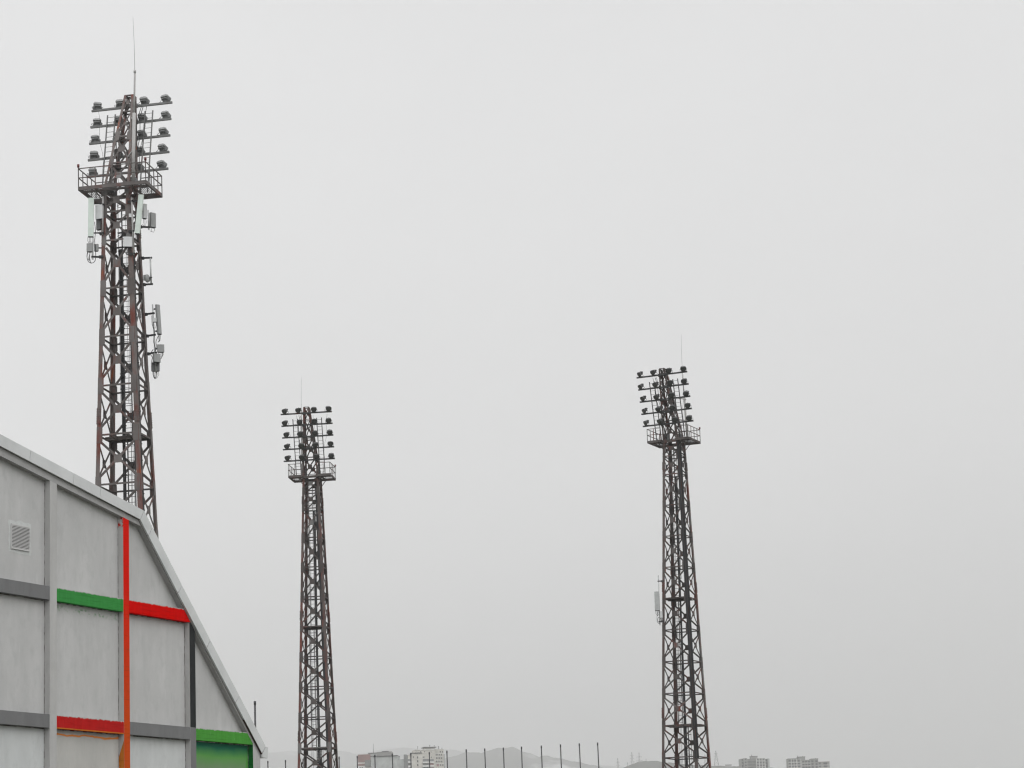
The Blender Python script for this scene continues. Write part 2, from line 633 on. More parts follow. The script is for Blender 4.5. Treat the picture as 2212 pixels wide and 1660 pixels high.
hill_prof = [(2380, 3095), (2440, 3090), (2478, 3079), (2497, 3072), (2511, 3064), (2525, 3057.7), (2556, 3048), (2588, 3044.2), (2618, 3044.6), (2642, 3047.4), (2670, 3050.5), (2698, 3054), (2750, 3059), (2786, 3061.3), (2845, 3063.8), (2900, 3065), (2960, 3067), (3090, 3072), (3200, 3078), (3500, 3090), (4400, 3100)]
hill_prof = [S(*p) for p in hill_prof]
ridge('hill', hill_prof, 4600, 480, M['hill'], 9, 5, 4)

# ------------------------------------------------------------------ floodlight tower (local frame: +Y faces the pitch, z = 0 on the ground)
ZA, ZP, PAN = 30.2, 45.43, 3.0
HEAD = 6.85
ROW0, ROWD = 1.62, 1.155


def sw(z):
    return 2.59 - .0607 * (z - ZA)


def corner(z, sx, sy):
    if z <= ZP + 1e-6:
        h = sw(z) / 2
        return Vector((sx * h, sy * h, z))
    k = (z - ZP) / HEAD
    x = .833 + (.30 - .833) * k
    y = (.833 + 1.637 * k) if sy > 0 else (-.833 + 2.70 * k)
    return Vector((sx * x, y, z))


def leg_mesh(mb, sx, sy, z0, z1, w=.24, th=.035, grow=0.0):
    rings = []
    for z in (z0, z1):
        c = corner(z, sx, sy) + Vector((sx * grow, sy * grow, 0))
        q = [(0, 0), (w, 0), (w, th), (th, th), (th, w), (0, w)]
        rings.append([c + Vector((-sx * a, -sy * b, 0)) for a, b in q])
    mb.loft(rings[0], rings[1])


FACES = [((-1, -1), (1, -1)), ((1, -1), (1, 1)), ((1, 1), (-1, 1)), ((-1, 1), (-1, -1))]


def face_frame(ca, cb, z0, z1):
    A0, B0, A1, B1 = corner(z0, *ca), corner(z0, *cb), corner(z1, *ca), corner(z1, *cb)
    t = (B0 - A0).normalized()
    up = ((A1 + B1) / 2 - (A0 + B0) / 2).normalized()
    n = t.cross(up).normalized()
    mid = (A0 + B0 + A1 + B1) / 4
    cen = sum((corner((z0 + z1) / 2, *c) for c in ((-1, -1), (1, -1), (1, 1), (-1, 1))), Vector()) / 4
    if n.dot(mid - cen) < 0:
        n = -n
    return A0, B0, A1, B1, t, up, n


def brace_mesh(ca, cb, z0, z1, big):
    A0, B0, A1, B1, t, up, n = face_frame(ca, cb, z0, z1)
    e, q = (.44, .24) if big == 2 else ((.27, .2) if big == 1 else (.16, .12))
    wd = (.145, .12, .085)[2 - big]
    mb = MB()
    a, b = A0 + t * q + up * e - n * .045, B1 - t * q - up * e - n * .045
    mb.bar(a, b, .03, wd, up=n.cross(b - a))
    mb.bar(a, b, .07, .02, up=n.cross(b - a))
    a, b = B0 - t * q + up * e - n * .085, A1 + t * q - up * e - n * .085
    mb.bar(a, b, .03, wd, up=n.cross(b - a))
    mb.bar(a, b, .07, .02, up=n.cross(b - a))
    c = (A0 + B0 + A1 + B1) / 4 - n * .018
    h = (.245, .215, .11)[2 - big]
    plate = MB()
    k = h * .84
    plate.plate([c + t * x + up * y for x, y in ((-h, -k), (-k, -h), (k, -h), (h, -k), (h, k), (k, h), (-k, h), (-h, k))], n, .02)
    return mb, plate


def strut_mesh(ca, cb, z, big, up_only=False):
    A0, B0, A1, B1, t, up, n = face_frame(ca, cb, z, z + .2 if z < ZP else z - .2)
    if z > ZP:
        up = -up if up.z < 0 else up
    mb = MB()
    mb.bar(A0 + t * .05 - n * .05, B0 - t * .05 - n * .05, .05, .105 if big else .075, up=up)
    mb.bar(A0 + t * .05 - n * .08, B0 - t * .05 - n * .08, .11, .02, up=up)
    hh, ww = ((.1, .1), (.36, .30), (.50, .36))[big]
    lo = -hh
    for P, s in ((A0, t), (B0, -t)):
        P = P + n * .008
        if big:
            poly = [P + s * x + up * y for x, y in ((.02, lo), (ww - .09, lo), (ww, lo + .1), (ww, hh - .1), (ww - .09, hh), (.02, hh))]
            mb.plate(poly, n, .018)
    return mb


def splice_mesh(zc, sx, sy, h=.52):
    mb = MB()
    for sx in (sx,):
        for sy in (sy,):
            leg_mesh(mb, sx, sy, zc - h, zc + h, .235, .06, .022)
            for i in range(7):
                z = zc - h + .08 + i * (2 * h - .16) / 6
                c = corner(z, sx, sy) + Vector((sx * .022, sy * .022, 0))
                for o in (.06, .16):
                    p = c + Vector((-sx * o, 0, 0))
                    mb.bar(p, p + Vector((0, sy * .035, 0)), .05, .05)
                    p = c + Vector((0, -sy * o, 0))
                    mb.bar(p, p + Vector((sx * .035, 0, 0)), .05, .05)
    return mb


def lamp_tree():
    """one floodlight, foot at the origin, glass looking along +Y and down"""
    root = MB()
    ax = Vector((0, math.cos(R(27)), -math.sin(R(27))))
    upv = Vector((0, math.sin(R(27)), math.cos(R(27))))
    rt = Vector((1, 0, 0))
    c0 = Vector((0, .26, .225))
    shield = [(-.16, .24), (-.26, .20), (-.315, .10), (-.315, -.02), (-.27, -.13), (-.19, -.22), (-.08, -.285), (.08, -.285), (.19, -.22), (.27, -.13), (.315, -.02), (.315, .10), (.26, .20), (.16, .24)]

    def ring(sc, d, box=0.0, dy=0.0):
        r = []
        for x, y in shield:
            bx, by = max(-.24, min(.24, x * 1.25)), max(-.17, min(.20, y * 1.1))
            X = x * (1 - box) * sc + bx * box * sc
            Y = y * (1 - box) * sc + by * box * sc
            r.append(c0 + rt * X + upv * (Y + dy) + ax * d)
        return r
    rings = [ring(1.0, .10), ring(1.03, .07), ring(.98, .03), ring(.93, -.06, .3, .02), ring(.84, -.16, .7, .04), ring(.80, -.22, 1, .05)]
    for a, b in zip(rings, rings[1:]):
        root.loft(a, b, 0, cap=False)
    n = len(shield)
    root.add(rings[-1], [tuple(range(n))])
    # gear box behind with its wide lid
    q = [(-.21, -.16), (.21, -.16), (.25, .17), (-.25, .17)]
    root.loft([c0 + rt * x + upv * (y + .02) - ax * .18 for x, y in q], [c0 + rt * x * .98 + upv * (y * .9 + .03) - ax * .29 for x, y in q])
    lid = MB()
    q = [(-.27, .02), (.27, .02), (.285, .10), (.25, .165), (.17, .205), (-.17, .205), (-.25, .165), (-.285, .10)]
    qi = [(x * .9, .02 + (y - .02) * .9) for x, y in q]
    lid.loft([c0 + rt * x + upv * y - ax * .20 for x, y in q], [c0 + rt * x + upv * y - ax * .30 for x, y in q])
    lid.loft([c0 + rt * x + upv * y - ax * .298 for x, y in q], [c0 + rt * x + upv * y - ax * .36 for x, y in qi])
    lid.bar(c0 + upv * .21 - ax * .27, c0 + upv * .25 - ax * .27, .05, .05)
    glass = MB()
    g0 = ring(.955, .098)
    g1 = [c0 + (p - c0) * .5 + ax * .075 for p in g0]
    glass.loft(g0, g1, 0, cap=False, smooth=True)
    glass.add(g1, [tuple(range(n))], 0, True)
    br = MB()
    for s in (-1, 1):
        br.tube([Vector((s * .10, 0, .0)), Vector((s * .36, -.02, .06)), c0 + Vector((s * .36, -.1, 0)), c0 + Vector((s * .30, -.1, .0))], .018, 5)
    br.bar((-.12, 0, .005), (.12, 0, .005), .12, .03)
    br.tube([c0 - upv * .27 + ax * .05, (0, .02, 0)], .05, 6)
    return root, lid, glass, br


def build_tower(name, loc, rz):
    T = empty(name, loc, rz)
    for sx in (-1, 1):
        for sy in (-1, 1):
            mb = MB()
            leg_mesh(mb, sx, sy, 0, ZP)
            leg_mesh(mb, sx, sy, ZP, ZP + HEAD, .15, .03)
            mb.build('leg', M['leg_steel'], T)
            mb = MB()
            mb.box(-.4 + corner(0, sx, sy).x, .4 + corner(0, sx, sy).x, -.4 + corner(0, sx, sy).y, .4 + corner(0, sx, sy).y, -.4, .25)
            mb.build('footing', M['concrete'], T)
    levels = [ZA - PAN * k for k in range(10, 0, -1)] + [ZA + PAN * k for k in range(5)]
    levels += [ZA + 4 * PAN + 1.8, ZP]
    vis = 12.0
    low = MB()
    for z0, z1 in zip(levels, levels[1:]):
        big = 2 if z1 - z0 > 2.5 else 1
        for ca, cb in FACES:
            mb, pl = brace_mesh(ca, cb, z0, z1, big)
            if z1 <= vis + .3:
                o = len(low.v)
                low.add(mb.v, mb.f)
                low.add(pl.v, pl.f)
            else:
                b = mb.build('cross_brace', M['steel'], T)
                pl.build('centre_plate', M['steel'], b)
    for z in levels:
        for ca, cb in FACES:
            mb = strut_mesh(ca, cb, z, 2 if z < 42 else 1)
            if z < vis:
                low.add(mb.v, mb.f)
            else:
                mb.build('horizontal_strut', M['steel'], T)
    low.build('lower_lattice', M['steel'], T)
    for zc in (43.05, 31.35, 19.4):
        for sx in (-1, 1):
            for sy in (-1, 1):
                splice_mesh(zc, sx, sy, .5 if zc < 40 else .42).build('splice_plate', M['leg_steel'], T)
    # head
    hl = [0, 1.9, 3.8, 5.65, 6.85]
    for a, b in zip(hl, hl[1:]):
        for ca, cb in FACES:
            mb, pl = brace_mesh(ca, cb, ZP + a + .001, ZP + b, 0 if a > 3 else 1)
            o = mb.build('cross_brace', M['steel'], T)
            pl.build('centre_plate', M['steel'], o)
    for a in hl[1:]:
        for ca, cb in FACES:
            strut_mesh(ca, cb, ZP + a, 0 if a > 5 else 1).build('horizontal_strut', M['steel'], T)
    # landings inside the shaft
    for z, s in ((ZA, 1), (18.2, -1)):
        mb = MB()
        h = sw(z) / 2 - .1
        mb.box(-h, h, -h if s < 0 else -.1, .1 if s < 0 else h, z + .03, z + .09)
        mb.box(-h, h, -.06, .06, z - .12, z + .03)
        for x in (-.5, .5):
            mb.box(x - .05, x + .05, -h, h, z - .10, z + .028)
        mb.build('landing', M['steel'], T)
    # caged ladder inside, one run per section
    for z0, z1, lx in ((3, 18.2, -.25), (18.2, ZA, .25), (ZA, 44.9, .12)):
        mb = MB()
        ly = .42
        for s in (-.22, .22):
            mb.bar((lx + s, ly, z0), (lx + s, ly, z1), .065, .05, up=(0, 1, 0))
        z = z0 + .3
        while z < z1:
            mb.bar((lx - .22, ly, z), (lx + .22, ly, z), .028, .028)
            z += .34
        lad = mb.build('ladder', M['dark_steel'], T)
        mb = MB()
        z = z0 + 2.0
        while z < z1:
            pts = [(lx + .36 * math.sin(a), ly - .34 + .36 * math.cos(a), z) for a in [R(40 + 280 * k / 12) for k in range(13)]]
            mb.tube(pts, .018, 4)
            z += .95
        for a in (90, 140, 180, 220, 270):
            mb.bar((lx + .36 * math.sin(R(a)), ly - .34 + .36 * math.cos(R(a)), z0 + 2), (lx + .36 * math.sin(R(a)), ly - .34 + .36 * math.cos(R(a)), z1), .028, .012)
        mb.build('safety_cage', M['dark_steel'], lad)
    # trunk of cables up the middle of the shaft
    mb = MB()
    for k in range(5):
        x = -.35 + .05 * k
        mb.tube([(x + .02 * math.sin(z * 1.3 + k), .6 - .02 * k, z) for z in range(2, 46, 4)], .028 + .006 * (k % 2), 5)
    for z in range(4, 45, 3):
        mb.box(-.42, -.10, .50, .66, z, z + .06)
    mb.build('cable_trunk', M['black_cable'], T)
    mb = MB()
    for k in range(3):
        mb.tube([(.45 + .09 * k + .03 * math.sin(z * .9 + k * 2), -.2 + .1 * k, z) for z in range(2, 46, 2)], .011, 4)
    mb.build('loose_wire', M['black_cable'], T)
    # ---- platform
    X, Y, ND, NX = 2.12, 1.55, .95, .78       # half sizes, notch depth line and half width at the front
    fr = MB()
    zb, zt = ZP - .12, ZP + .1
    out = [(-X, -Y), (X, -Y), (X, Y), (NX, Y), (NX, ND), (-NX, ND), (-NX, Y), (-X, Y)]
    for (a, b), (c, d) in zip(out, out[1:] + out[:1]):
        fr.bar((a, b, (zb + zt) / 2), (c, d, (zb + zt) / 2), .07, zt - zb)
    for x in (-1.12, 1.12):
        fr.bar((x, -Y, ZP - .06), (x, Y, ZP - .06), .08, .14)
    for y in (-.98, .94):
        fr.bar((-X, y, ZP - .07), (X, y, ZP - .07), .08, .14)
    for sx in (-1, 1):
        for sy in (-1, 1):
            fr.bar((sx * .86, sy * .86, ZP - .7), (sx * 1.2, sy * (1.15 if sy < 0 else .95), ZP - .12), .06, .06)
    fr.build('platform_frame', M['steel'], T)
    gr = MB()
    x = -X + .08
    while x < X:
        spans = [(-Y + .05, Y - .05)]
        if abs(x) < NX:
            spans = [(-Y + .05, -.92)]
        elif abs(x) < .95:
            spans = [(-Y + .05, -.92), (.92, Y - .05)]
        for a, b in spans:
            gr.box(x - .012, x + .012, a, b, ZP + .05, ZP + .085)
        x += .115
    for y in (-1.4, -1.2, -1.02, 1.05, 1.25, 1.42):
        for a, b in (((-X, X),) if y < 0 else ((-X, -NX), (NX, X))):
            gr.box(a + .04, b - .04, y - .01, y + .01, ZP + .03, ZP + .05)
    gr.build('grating', M['dark_steel'], T)
    rails = [((-X, -Y), (X, -Y), 4), ((-X, -Y), (-X, Y), 4), ((X, -Y), (X, Y), 4), ((-X, Y), (-NX, Y), 2), ((NX, Y), (X, Y), 2)]
    for (a, b), (c, d), n_ in rails:
        mb = MB()
        p, q = Vector((a, b, 0)), Vector((c, d, 0))
        for hgt in (.66, 1.25):
            mb.bar(p + Vector((0, 0, ZP + hgt)), q + Vector((0, 0, ZP + hgt)), .05, .05)
        for i in range(n_ + 1):
            r = p + (q - p) * i / n_
            mb.bar(r + Vector((0, 0, ZP + .08)), r + Vector((0, 0, ZP + 1.25)), .045, .045, up=(0, 1, 0))
        mb.build('guard_rail', M['steel'], T)
    # ---- lamp arms, lamps, head ladders
    lx = (-2.25, -.78, .72, 2.12)
    yaw = (16, 6, -5, -16)
    proto = None
    for i in range(5):
        zr = ROW0 + ROWD * i
        y = .85 + 1.62 * zr / HEAD + .10
        mb = MB()
        mb.bar((-2.62, y, ZP + zr), (2.62, y, ZP + zr), .13, .13)
        for s in (-1, 1):
            fx = s * (.85 - .55 * zr / HEAD - .06)
            mb.box(fx - .12, fx + .12, y - .12, y - .05, ZP + zr - .14, ZP + zr + .14)
        mb.build('lamp_arm', M['arm'], T)
        for k in range(4):
            if proto is None:
                root, lid, glass, br = lamp_tree()
                proto = root.build('floodlight', M['lamp'], T)
                lid.build('gear_lid', M['lamp_top'], proto)
                glass.build('front_glass', M['glass'], proto)
                br.build('bracket', M['lamp'], proto)
                o = proto
            else:
                o = copy_tree(proto, T)
            o.scale = (.92, .92, .92)
            o.location = (lx[k] + random.uniform(-.05, .05), y, ZP + zr + .068)
            o.rotation_euler = (R(random.uniform(-8, 6)), R(random.uniform(-3, 3)), R(yaw[k] + random.uniform(-8, 8)))
    for cx in (-1.24, 1.20):
        mb = MB()

        def lp(s, zr):
            return Vector((cx + s, .85 + 1.62 * zr / HEAD - .08, ZP + zr))
        for s in (-.25, .25):
            mb.bar(lp(s, .08), lp(s, 5.75), .075, .05, up=(0, 1, 0))
        z = .4
        while z < 5.7:
            mb.bar(lp(-.25, z), lp(.25, z), .022, .022)
            z += .345
        for zr in (ROW0, ROW0 + ROWD, ROW0 + 2 * ROWD, ROW0 + 3 * ROWD):
            for s in (-.25, .25):
                mb.bar(lp(s, zr), lp(s, zr) + Vector((0, .14, 0)), .05, .05)
        mb.build('head_ladder', M['dark_steel'], T)
    # wires hanging from the arms to the junction on the platform
    for k, x in enumerate((-2.1, -.7, .62, .8, 1.1)):
        mb = MB()
        pts = []
        for j in range(9):
            zr = 6.1 - j * .74
            pts.append((x * (1 - .05 * j) + .08 * math.sin(j * 1.7 + k), .85 + 1.62 * zr / HEAD - .1 - .1 * abs(math.sin(j * .8)), ZP + max(zr, .2)))
        mb.tube(pts, (.010, .012, .022, .024, .018)[k], 4)
        mb.build('lamp_wire', M['black_cable'], T)
    mb = MB()
    mb.box(.55, .95, -.2, .5, ZP + .15, ZP + .85)
    mb.box(-.9, -.5, .0, .45, ZP + .15, ZP + .7)
    mb.build('junction_box', M['equip_dark'], T)
    return T


def mast(T, x, y, lean=0.0, rbot=.105):
    mb = MB()
    mb.tube([(x, y, ZP - .05), (x + lean * .6, y, ZP + 4.6)], rbot, 10)
    mb.tube([(x + lean * .6, y, ZP + 4.6), (x + lean, y, ZP + 7.2)], .058, 8)
    mb.tube([(x + lean, y, ZP + 7.17), (x + lean, y, ZP + 7.32)], .08, 8)
    for zr in (2.2, 4.3):
        mb.bar((x, y, ZP + zr), (x * .45, -.85 + 2.72 * zr / HEAD, ZP + zr), .08, .1)
    o = mb.build('lightning_mast', M['mast'], T)
    mb = MB()
    mb.tube([(x + lean, y, ZP + 7.3), (x + lean * 1.05 - .02, y, ZP + 9.0), (x + lean * 1.1 - .08, y, ZP + 10.8)], .014, 5, r2=.006)
    mb.build('whip', M['dark_steel'], o)


def beacon(T, x, y):
    mb = MB()
    mb.tube([(x, y, ZP + 1.25), (x, y, ZP + 1.34)], .03, 6)
    mb.tube([(x, y, ZP + 1.33), (x, y, ZP + 1.52)], .075, 10)
    mb.build('obstruction_light', M['red_lens'], T)


# each tower stands a fraction of a degree out of plumb
def stance(yaw, lean):
    return (Matrix.Rotation(lean, 3, 'Y') @ Matrix.Rotation(yaw, 3, 'Z'))


L_loc, L_rot = Vector((-22.83, 143.17, 0)), stance(-R(9.8), -.0118)
C_loc, C_rot = Vector((-20.66, 244.59, 0)), stance(R(180 - 6.1), .0008)
R_loc, R_rot = Vector((14.80, 232.79, 0)), stance(R(180 - 25.6), .0138)
TL = build_tower('floodlight_tower', L_loc, 0)
TL.rotation_euler = L_rot.to_euler()
TC = copy_tree(TL)
TC.location, TC.rotation_euler = C_loc, C_rot.to_euler()
TR = copy_tree(TL)
TR.location, TR.rotation_euler = R_loc, R_rot.to_euler()
# the two far towers use darker variants of the tower materials
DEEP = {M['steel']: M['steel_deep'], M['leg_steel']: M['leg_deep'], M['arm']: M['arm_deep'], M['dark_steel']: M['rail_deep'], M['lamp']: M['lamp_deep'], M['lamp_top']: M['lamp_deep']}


def use_deep(o):
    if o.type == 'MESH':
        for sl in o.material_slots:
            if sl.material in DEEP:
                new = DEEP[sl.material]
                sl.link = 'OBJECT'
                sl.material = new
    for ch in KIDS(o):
        use_deep(ch)


use_deep(TC)
use_deep(TR)
for o in KIDS(TR):                      # the left half of this rack is aimed well to the left
    if o.name.startswith('floodlight'):
        o.rotation_euler.z -= R(24 if o.location.x > 1.5 else 13 if o.location.x > 0 else 0)
GT = 'stadium floodlight towers'
tag(TL, 'tall near floodlight tower hung with antennas, seen from behind its lamps above the hall roof', 'floodlight tower', GT)
tag(TC, 'slim far floodlight tower between hall and cream block, lamps facing us, without antennas', 'floodlight tower', GT)
tag(TR, 'right floodlight tower with lamps turned left and one pale antenna on its left leg', 'floodlight tower', GT)
mast(TL, 1.13, -.98, .24)
mast(TC, 1.13, -.98, .04)
mast(TR, -1.03, -.98, .26)
for T_, sides in ((TL, (-1, 1)), (TC, (-1,)), (TR, (-1,))):
    for s in sides:
        beacon(T_, s * 2.12, -1.55)


def cable_run(T, pts_fn, n_, r, z0, z1, name='cable_run', clamps=True):
    mb = MB()
    for k in range(n_):
        mb.tube([pts_fn(z, k) for z in [z0 + (z1 - z0) * j / 22 for j in range(23)]], r * (1 + .25 * (k % 2)), 5)
    if clamps:
        z = z0 + .6
        while z < z1:
            a, b = pts_fn(z, 0), pts_fn(z, n_ - 1)
            mb.bar(a, b, .10, .05)
            z += 1.0
    mb.build(name, M['black_cable'], T)


# near tower: feeder cables down the right-hand face; mid tower: bundle inside the near right leg; right tower: bundle over the near leg
cable_run(TL, lambda z, k: Vector((sw(z) / 2 - .10, -sw(z) / 2 + .42 + .06 * k + .03 * math.sin(z * .8 + k), z)), 7, .022, 12, 44.5)
cable_run(TL, lambda z, k: Vector((sw(z) / 2 - .22 - .05 * k, -sw(z) / 2 + .55 + .05 * math.sin(z * 1.1 + 2 * k), z)), 3, .045, 28, 44.5)
cable_run(TC, lambda z, k: Vector((-sw(z) / 2 + .30 + .05 * k + .02 * math.sin(z * .6 + k), sw(z) / 2 - .32 - .02 * k, z)), 5, .045, 2, 45.3)
cable_run(TR, lambda z, k: Vector((-sw(z) / 2 + .03 + .055 * (k % 3), sw(z) / 2 + .06 + .04 * (k // 3), z)), 6, .034, 15, 45.3)
cable_run(TR, lambda z, k: Vector((-sw(z) / 2 - .06 - .03 * k, sw(z) / 2 - .05 - .08 * k, z)), 3, .034, 15, 45.3, clamps=False)


# ------------------------------------------------------------------ radio equipment on the towers
def w_of(T_loc, rot, p):
    return T_loc + rot @ Vector(p)


def leg_world(T_loc, rot, sx, sy, z):
    return w_of(T_loc, rot, corner(z, sx, sy))


def obox(mb, c, u, v, n_, w_, h_, d_, mi=0):
    """box centred at c with axes u (width) v (height) n_ (depth), slightly chamfered edges"""
    u, v, n_ = Vector(u), Vector(v), Vector(n_)
    ch = min(w_, d_) * .14
    q = [(-w_ / 2 + ch, -d_ / 2), (w_ / 2 - ch, -d_ / 2), (w_ / 2, -d_ / 2 + ch), (w_ / 2, d_ / 2 - ch), (w_ / 2 - ch, d_ / 2), (-w_ / 2 + ch, d_ / 2), (-w_ / 2, d_ / 2 - ch), (-w_ / 2, -d_ / 2 + ch)]
    A = [c + u * x + n_ * y - v * h_ / 2 for x, y in q]
    mb.loft(A, [p + v * h_ for p in A], mi)


def tails(root, c, u, n_cnt, spread, drop, r=.012):
    mb = MB()
    for k in range(n_cnt):
        o = (k - (n_cnt - 1) / 2) * spread
        pts = [c + u * o, c + u * o * .95 + Vector((0, 0, -drop * .45)), c + u * o * .55 + Vector((0, 0, -drop * .85)), c + u * o * .1 + Vector((0, 0, -drop))]
        mb.tube(pts, r, 5)
    mb.build('cable_tail', M['black_cable'], root)


def rel(root):
    """world -> local of an unrotated root"""
    return root.location


def thing_at(name, loc, label, cat, group=None):
    o = empty(name, loc)
    return tag(o, label, cat, group)


def local_mb(mb, root):
    o = Vector(root.location)
    mb.v = [tuple(Vector(p) - o) for p in mb.v]
    return mb


def yawvec(deg):
    a = R(deg)
    u = Vector((math.cos(a), math.sin(a), 0))
    n_ = Vector((math.sin(a), -math.cos(a), 0))          # towards the camera when deg = 0
    return u, n_


def panel_antenna(pt, pb, Y, w_, d_, deg, mat, label, anchor, tail=4, drop=.45, group='panel antennas on the towers'):
    top, bot = at(*pt, Y), at(*pb, Y)
    v = (top - bot)
    h = v.length
    v.normalize()
    u, n_ = yawvec(deg)
    u = (u - v * u.dot(v)).normalized()
    n_ = u.cross(v).normalized() * (1 if u.cross(v).dot(n_) > 0 else -1)
    root = thing_at('panel_antenna', bot, label, 'antenna', group)
    c = (top + bot) / 2
    mb = MB()
    obox(mb, c, u, v, n_, w_, h, d_)
    local_mb(mb, root).build('radome', mat, root)
    mb = MB()
    obox(mb, bot - v * .02, u, v, n_, w_ * .9, .05, d_ * .9)
    local_mb(mb, root).build('end_cap', M['black_metal'], root)
    mb = MB()
    for s in (.12, .88):
        p = bot + v * h * s - n_ * d_ * .4
        mb.bar(p, p - n_ * .2, .12, .07)
        if anchor:
            mb.bar(p - n_ * .18, Vector((anchor.x, anchor.y, p.z)), .07, .07)
    local_mb(mb, root).build('mounting_bracket', M['black_metal'], root)
    if tail:
        mbt = MB()
        for k in range(tail):
            o = (k - (tail - 1) / 2) * w_ * .26
            q = bot - v * .04 + u * o
            mbt.tube([q, q + Vector((0, 0, -drop * .45)), q - u * o * .5 + Vector((0, 0, -drop * .85)), q - u * o * .95 - n_ * .12 + Vector((0, 0, -drop))], .014, 5)
        local_mb(mbt, root).build('cable_tail', M['black_cable'], root)
    return root


def equip_box(name, x0, x1, y0, y1, Y, d_, deg, mat, label, anchor=None, tail=3, drop=.3, cat='radio unit', group=None, arm='mounting_bracket'):
    """equipment housing filling the given picture rectangle at distance Y"""
    a, b = at((x0 + x1) / 2, y0, Y), at((x0 + x1) / 2, y1, Y)
    wpx = (at(x1, y0, Y) - at(x0, y0, Y)).length
    u, n_ = yawvec(deg)
    ca, sa = abs(math.cos(R(deg))), abs(math.sin(R(deg)))
    w_ = max(.06, (wpx - d_ * sa) / max(ca, .25))
    c = (a + b) / 2
    h = abs(a.z - b.z) * .98
    root = thing_at(name, Vector((c.x, c.y, c.z - h / 2)), label, cat, group)
    mb = MB()
    obox(mb, c, u, Vector((0, 0, 1)), n_, w_, h, d_)
    local_mb(mb, root).build('housing', mat, root)
    mb = MB()
    for k in range(5):
        z = c.z - h * .35 + h * .7 * k / 4
        mb.bar(Vector((c.x, c.y, z)) - n_ * (d_ / 2) - u * w_ * .38, Vector((c.x, c.y, z)) - n_ * (d_ / 2) + u * w_ * .38, .05, .012)
    obox(mb, c - n_ * .0 - Vector((0, 0, h / 2 + .015)), u, Vector((0, 0, 1)), n_, w_ * .8, .03, d_ * .8)
    if anchor is not None:
        mb.bar(c - n_ * d_ * .3, Vector((anchor.x, anchor.y, c.z)), .07, .07)
    local_mb(mb, root).build(arm, M['black_metal'], root)
    if tail:
        mb = MB()
        for k in range(tail):
            o = (k - (tail - 1) / 2) * w_ * .7 / max(1, tail - 1) if tail > 1 else 0
            q = Vector((c.x, c.y, c.z - h / 2)) + u * o
            pts = [q, q + Vector((0, 0, -drop * .5)) + u * .02, q + Vector((0, 0, -drop)) - u * o * .6, q + Vector((0, 0, -drop * .75)) - u * (o * 1.2 + .12) - n_ * .1]
            mb.tube(pts, .011, 5)
        local_mb(mb, root).build('cable_tail', M['black_cable'], root)
    return root


def z3(x, y):
    return ((280 + x / 3.773) / 1.8517, (740 + y / 3.773) / 1.8517)


def z4(x, y):
    return ((320 + x / 4.15) / 1.8517, (1150 + y / 4.15) / 1.8517)


def z5(x, y):
    return ((2580 + x / 2.186) / 1.8517, (1780 + y / 2.186) / 1.8517)


def LW(sx, sy, z):
    return leg_world(L_loc, L_rot, sx, sy, z)


def zat(p, Y):
    return at(*p, Y).z


def rect(fn, x0, y0, x1, y1):
    a, b = fn(x0, y0), fn(x1, y1)
    return a[0], b[0], a[1], b[1]


YL = LW(-1, -1, 42).y            # forward distance of the left leg
YN = LW(1, -1, 42).y
YRt = LW(1, 1, 42).y
legL, legN, legR = LW(-1, -1, 42), LW(1, -1, 42), LW(1, 1, 42)
panel_antenna(z3(321, 200), z3(313, 782), YL - .3, .34, .16, 8, M['radome'], 'pale green upright panel antenna hanging left of the near tower below its platform', legL, 5, .5)
panel_antenna(z3(1075, 152), z3(1014, 735), YN - .35, .32, .16, -14, M['radome'], 'pale green tilted panel antenna below the near tower platform, on its right leg', legN, 4, .45)
panel_antenna(z4(1285, 292), z4(1318, 775), YRt, .30, .17, 58, M['equip_mid'], 'dark grey panel antenna on a pole right of the near tower, below the small dish', None, 3, .45)

x0, x1, y0, y1 = rect(z3, 380, 305, 508, 520)
equip_box('radio_unit', x0, x1, y0, y1, YL - .05, .18, -20, M['equip'], 'large light grey box beside the green antenna at the upper left of the near tower', legL, 0, cat='radio unit')
x0, x1, y0, y1 = rect(z3, 392, 522, 484, 680)
equip_box('radio_unit', x0, x1, y0, y1, YL + .15, .2, -25, M['equip_dark'], 'small dark box hanging under the large light grey box on the near tower', legL, 3, .25)
x0, x1, y0, y1 = rect(z3, 1085, 292, 1166, 512)
equip_box('radio_unit', x0, x1, y0, y1, YRt + .1, .2, 38, M['equip'], 'light grey box close behind the tilted green antenna of the near tower', legR, 3, .5)
x0, x1, y0, y1 = rect(z3, 1196, 426, 1298, 645)
eb = equip_box('radio_unit', x0, x1, y0, y1, YRt + .2, .2, 52, M['equip_mid'], 'dark box on a short outrigger arm, farthest right on the near tower under the platform', None, 2, .3)
x0, x1, y0, y1 = rect(z3, 885, 438, 932, 492)
equip_box('junction_box', x0, x1, y0, y1, YN - .1, .14, 10, M['equip'], 'tiny light grey junction box left of the tilted green antenna', legN, 1, .2, cat='junction box')
x0, x1, y0, y1 = rect(z3, 803, 788, 945, 940)
equip_box('radio_unit', x0, x1, y0, y1, YN - .15, .22, 12, M['equip'], 'square light grey box with many cables on the near right leg of the near tower', legN, 7, .5)
x0, x1, y0, y1 = rect(z3, 250, 888, 342, 1012)
equip_box('radio_unit', x0, x1, y0, y1, YL - .25, .2, 5, M['equip_mid'], 'grey radio head with looped black cables below the upright green antenna', None, 3, .55)
x0, x1, y0, y1 = rect(z3, 362, 898, 432, 1002)
equip_box('radio_unit', x0, x1, y0, y1, YL - .1, .16, -12, M['equip_mid'], 'smaller grey radio head between the looped cables and the left leg of the near tower', legL, 0)


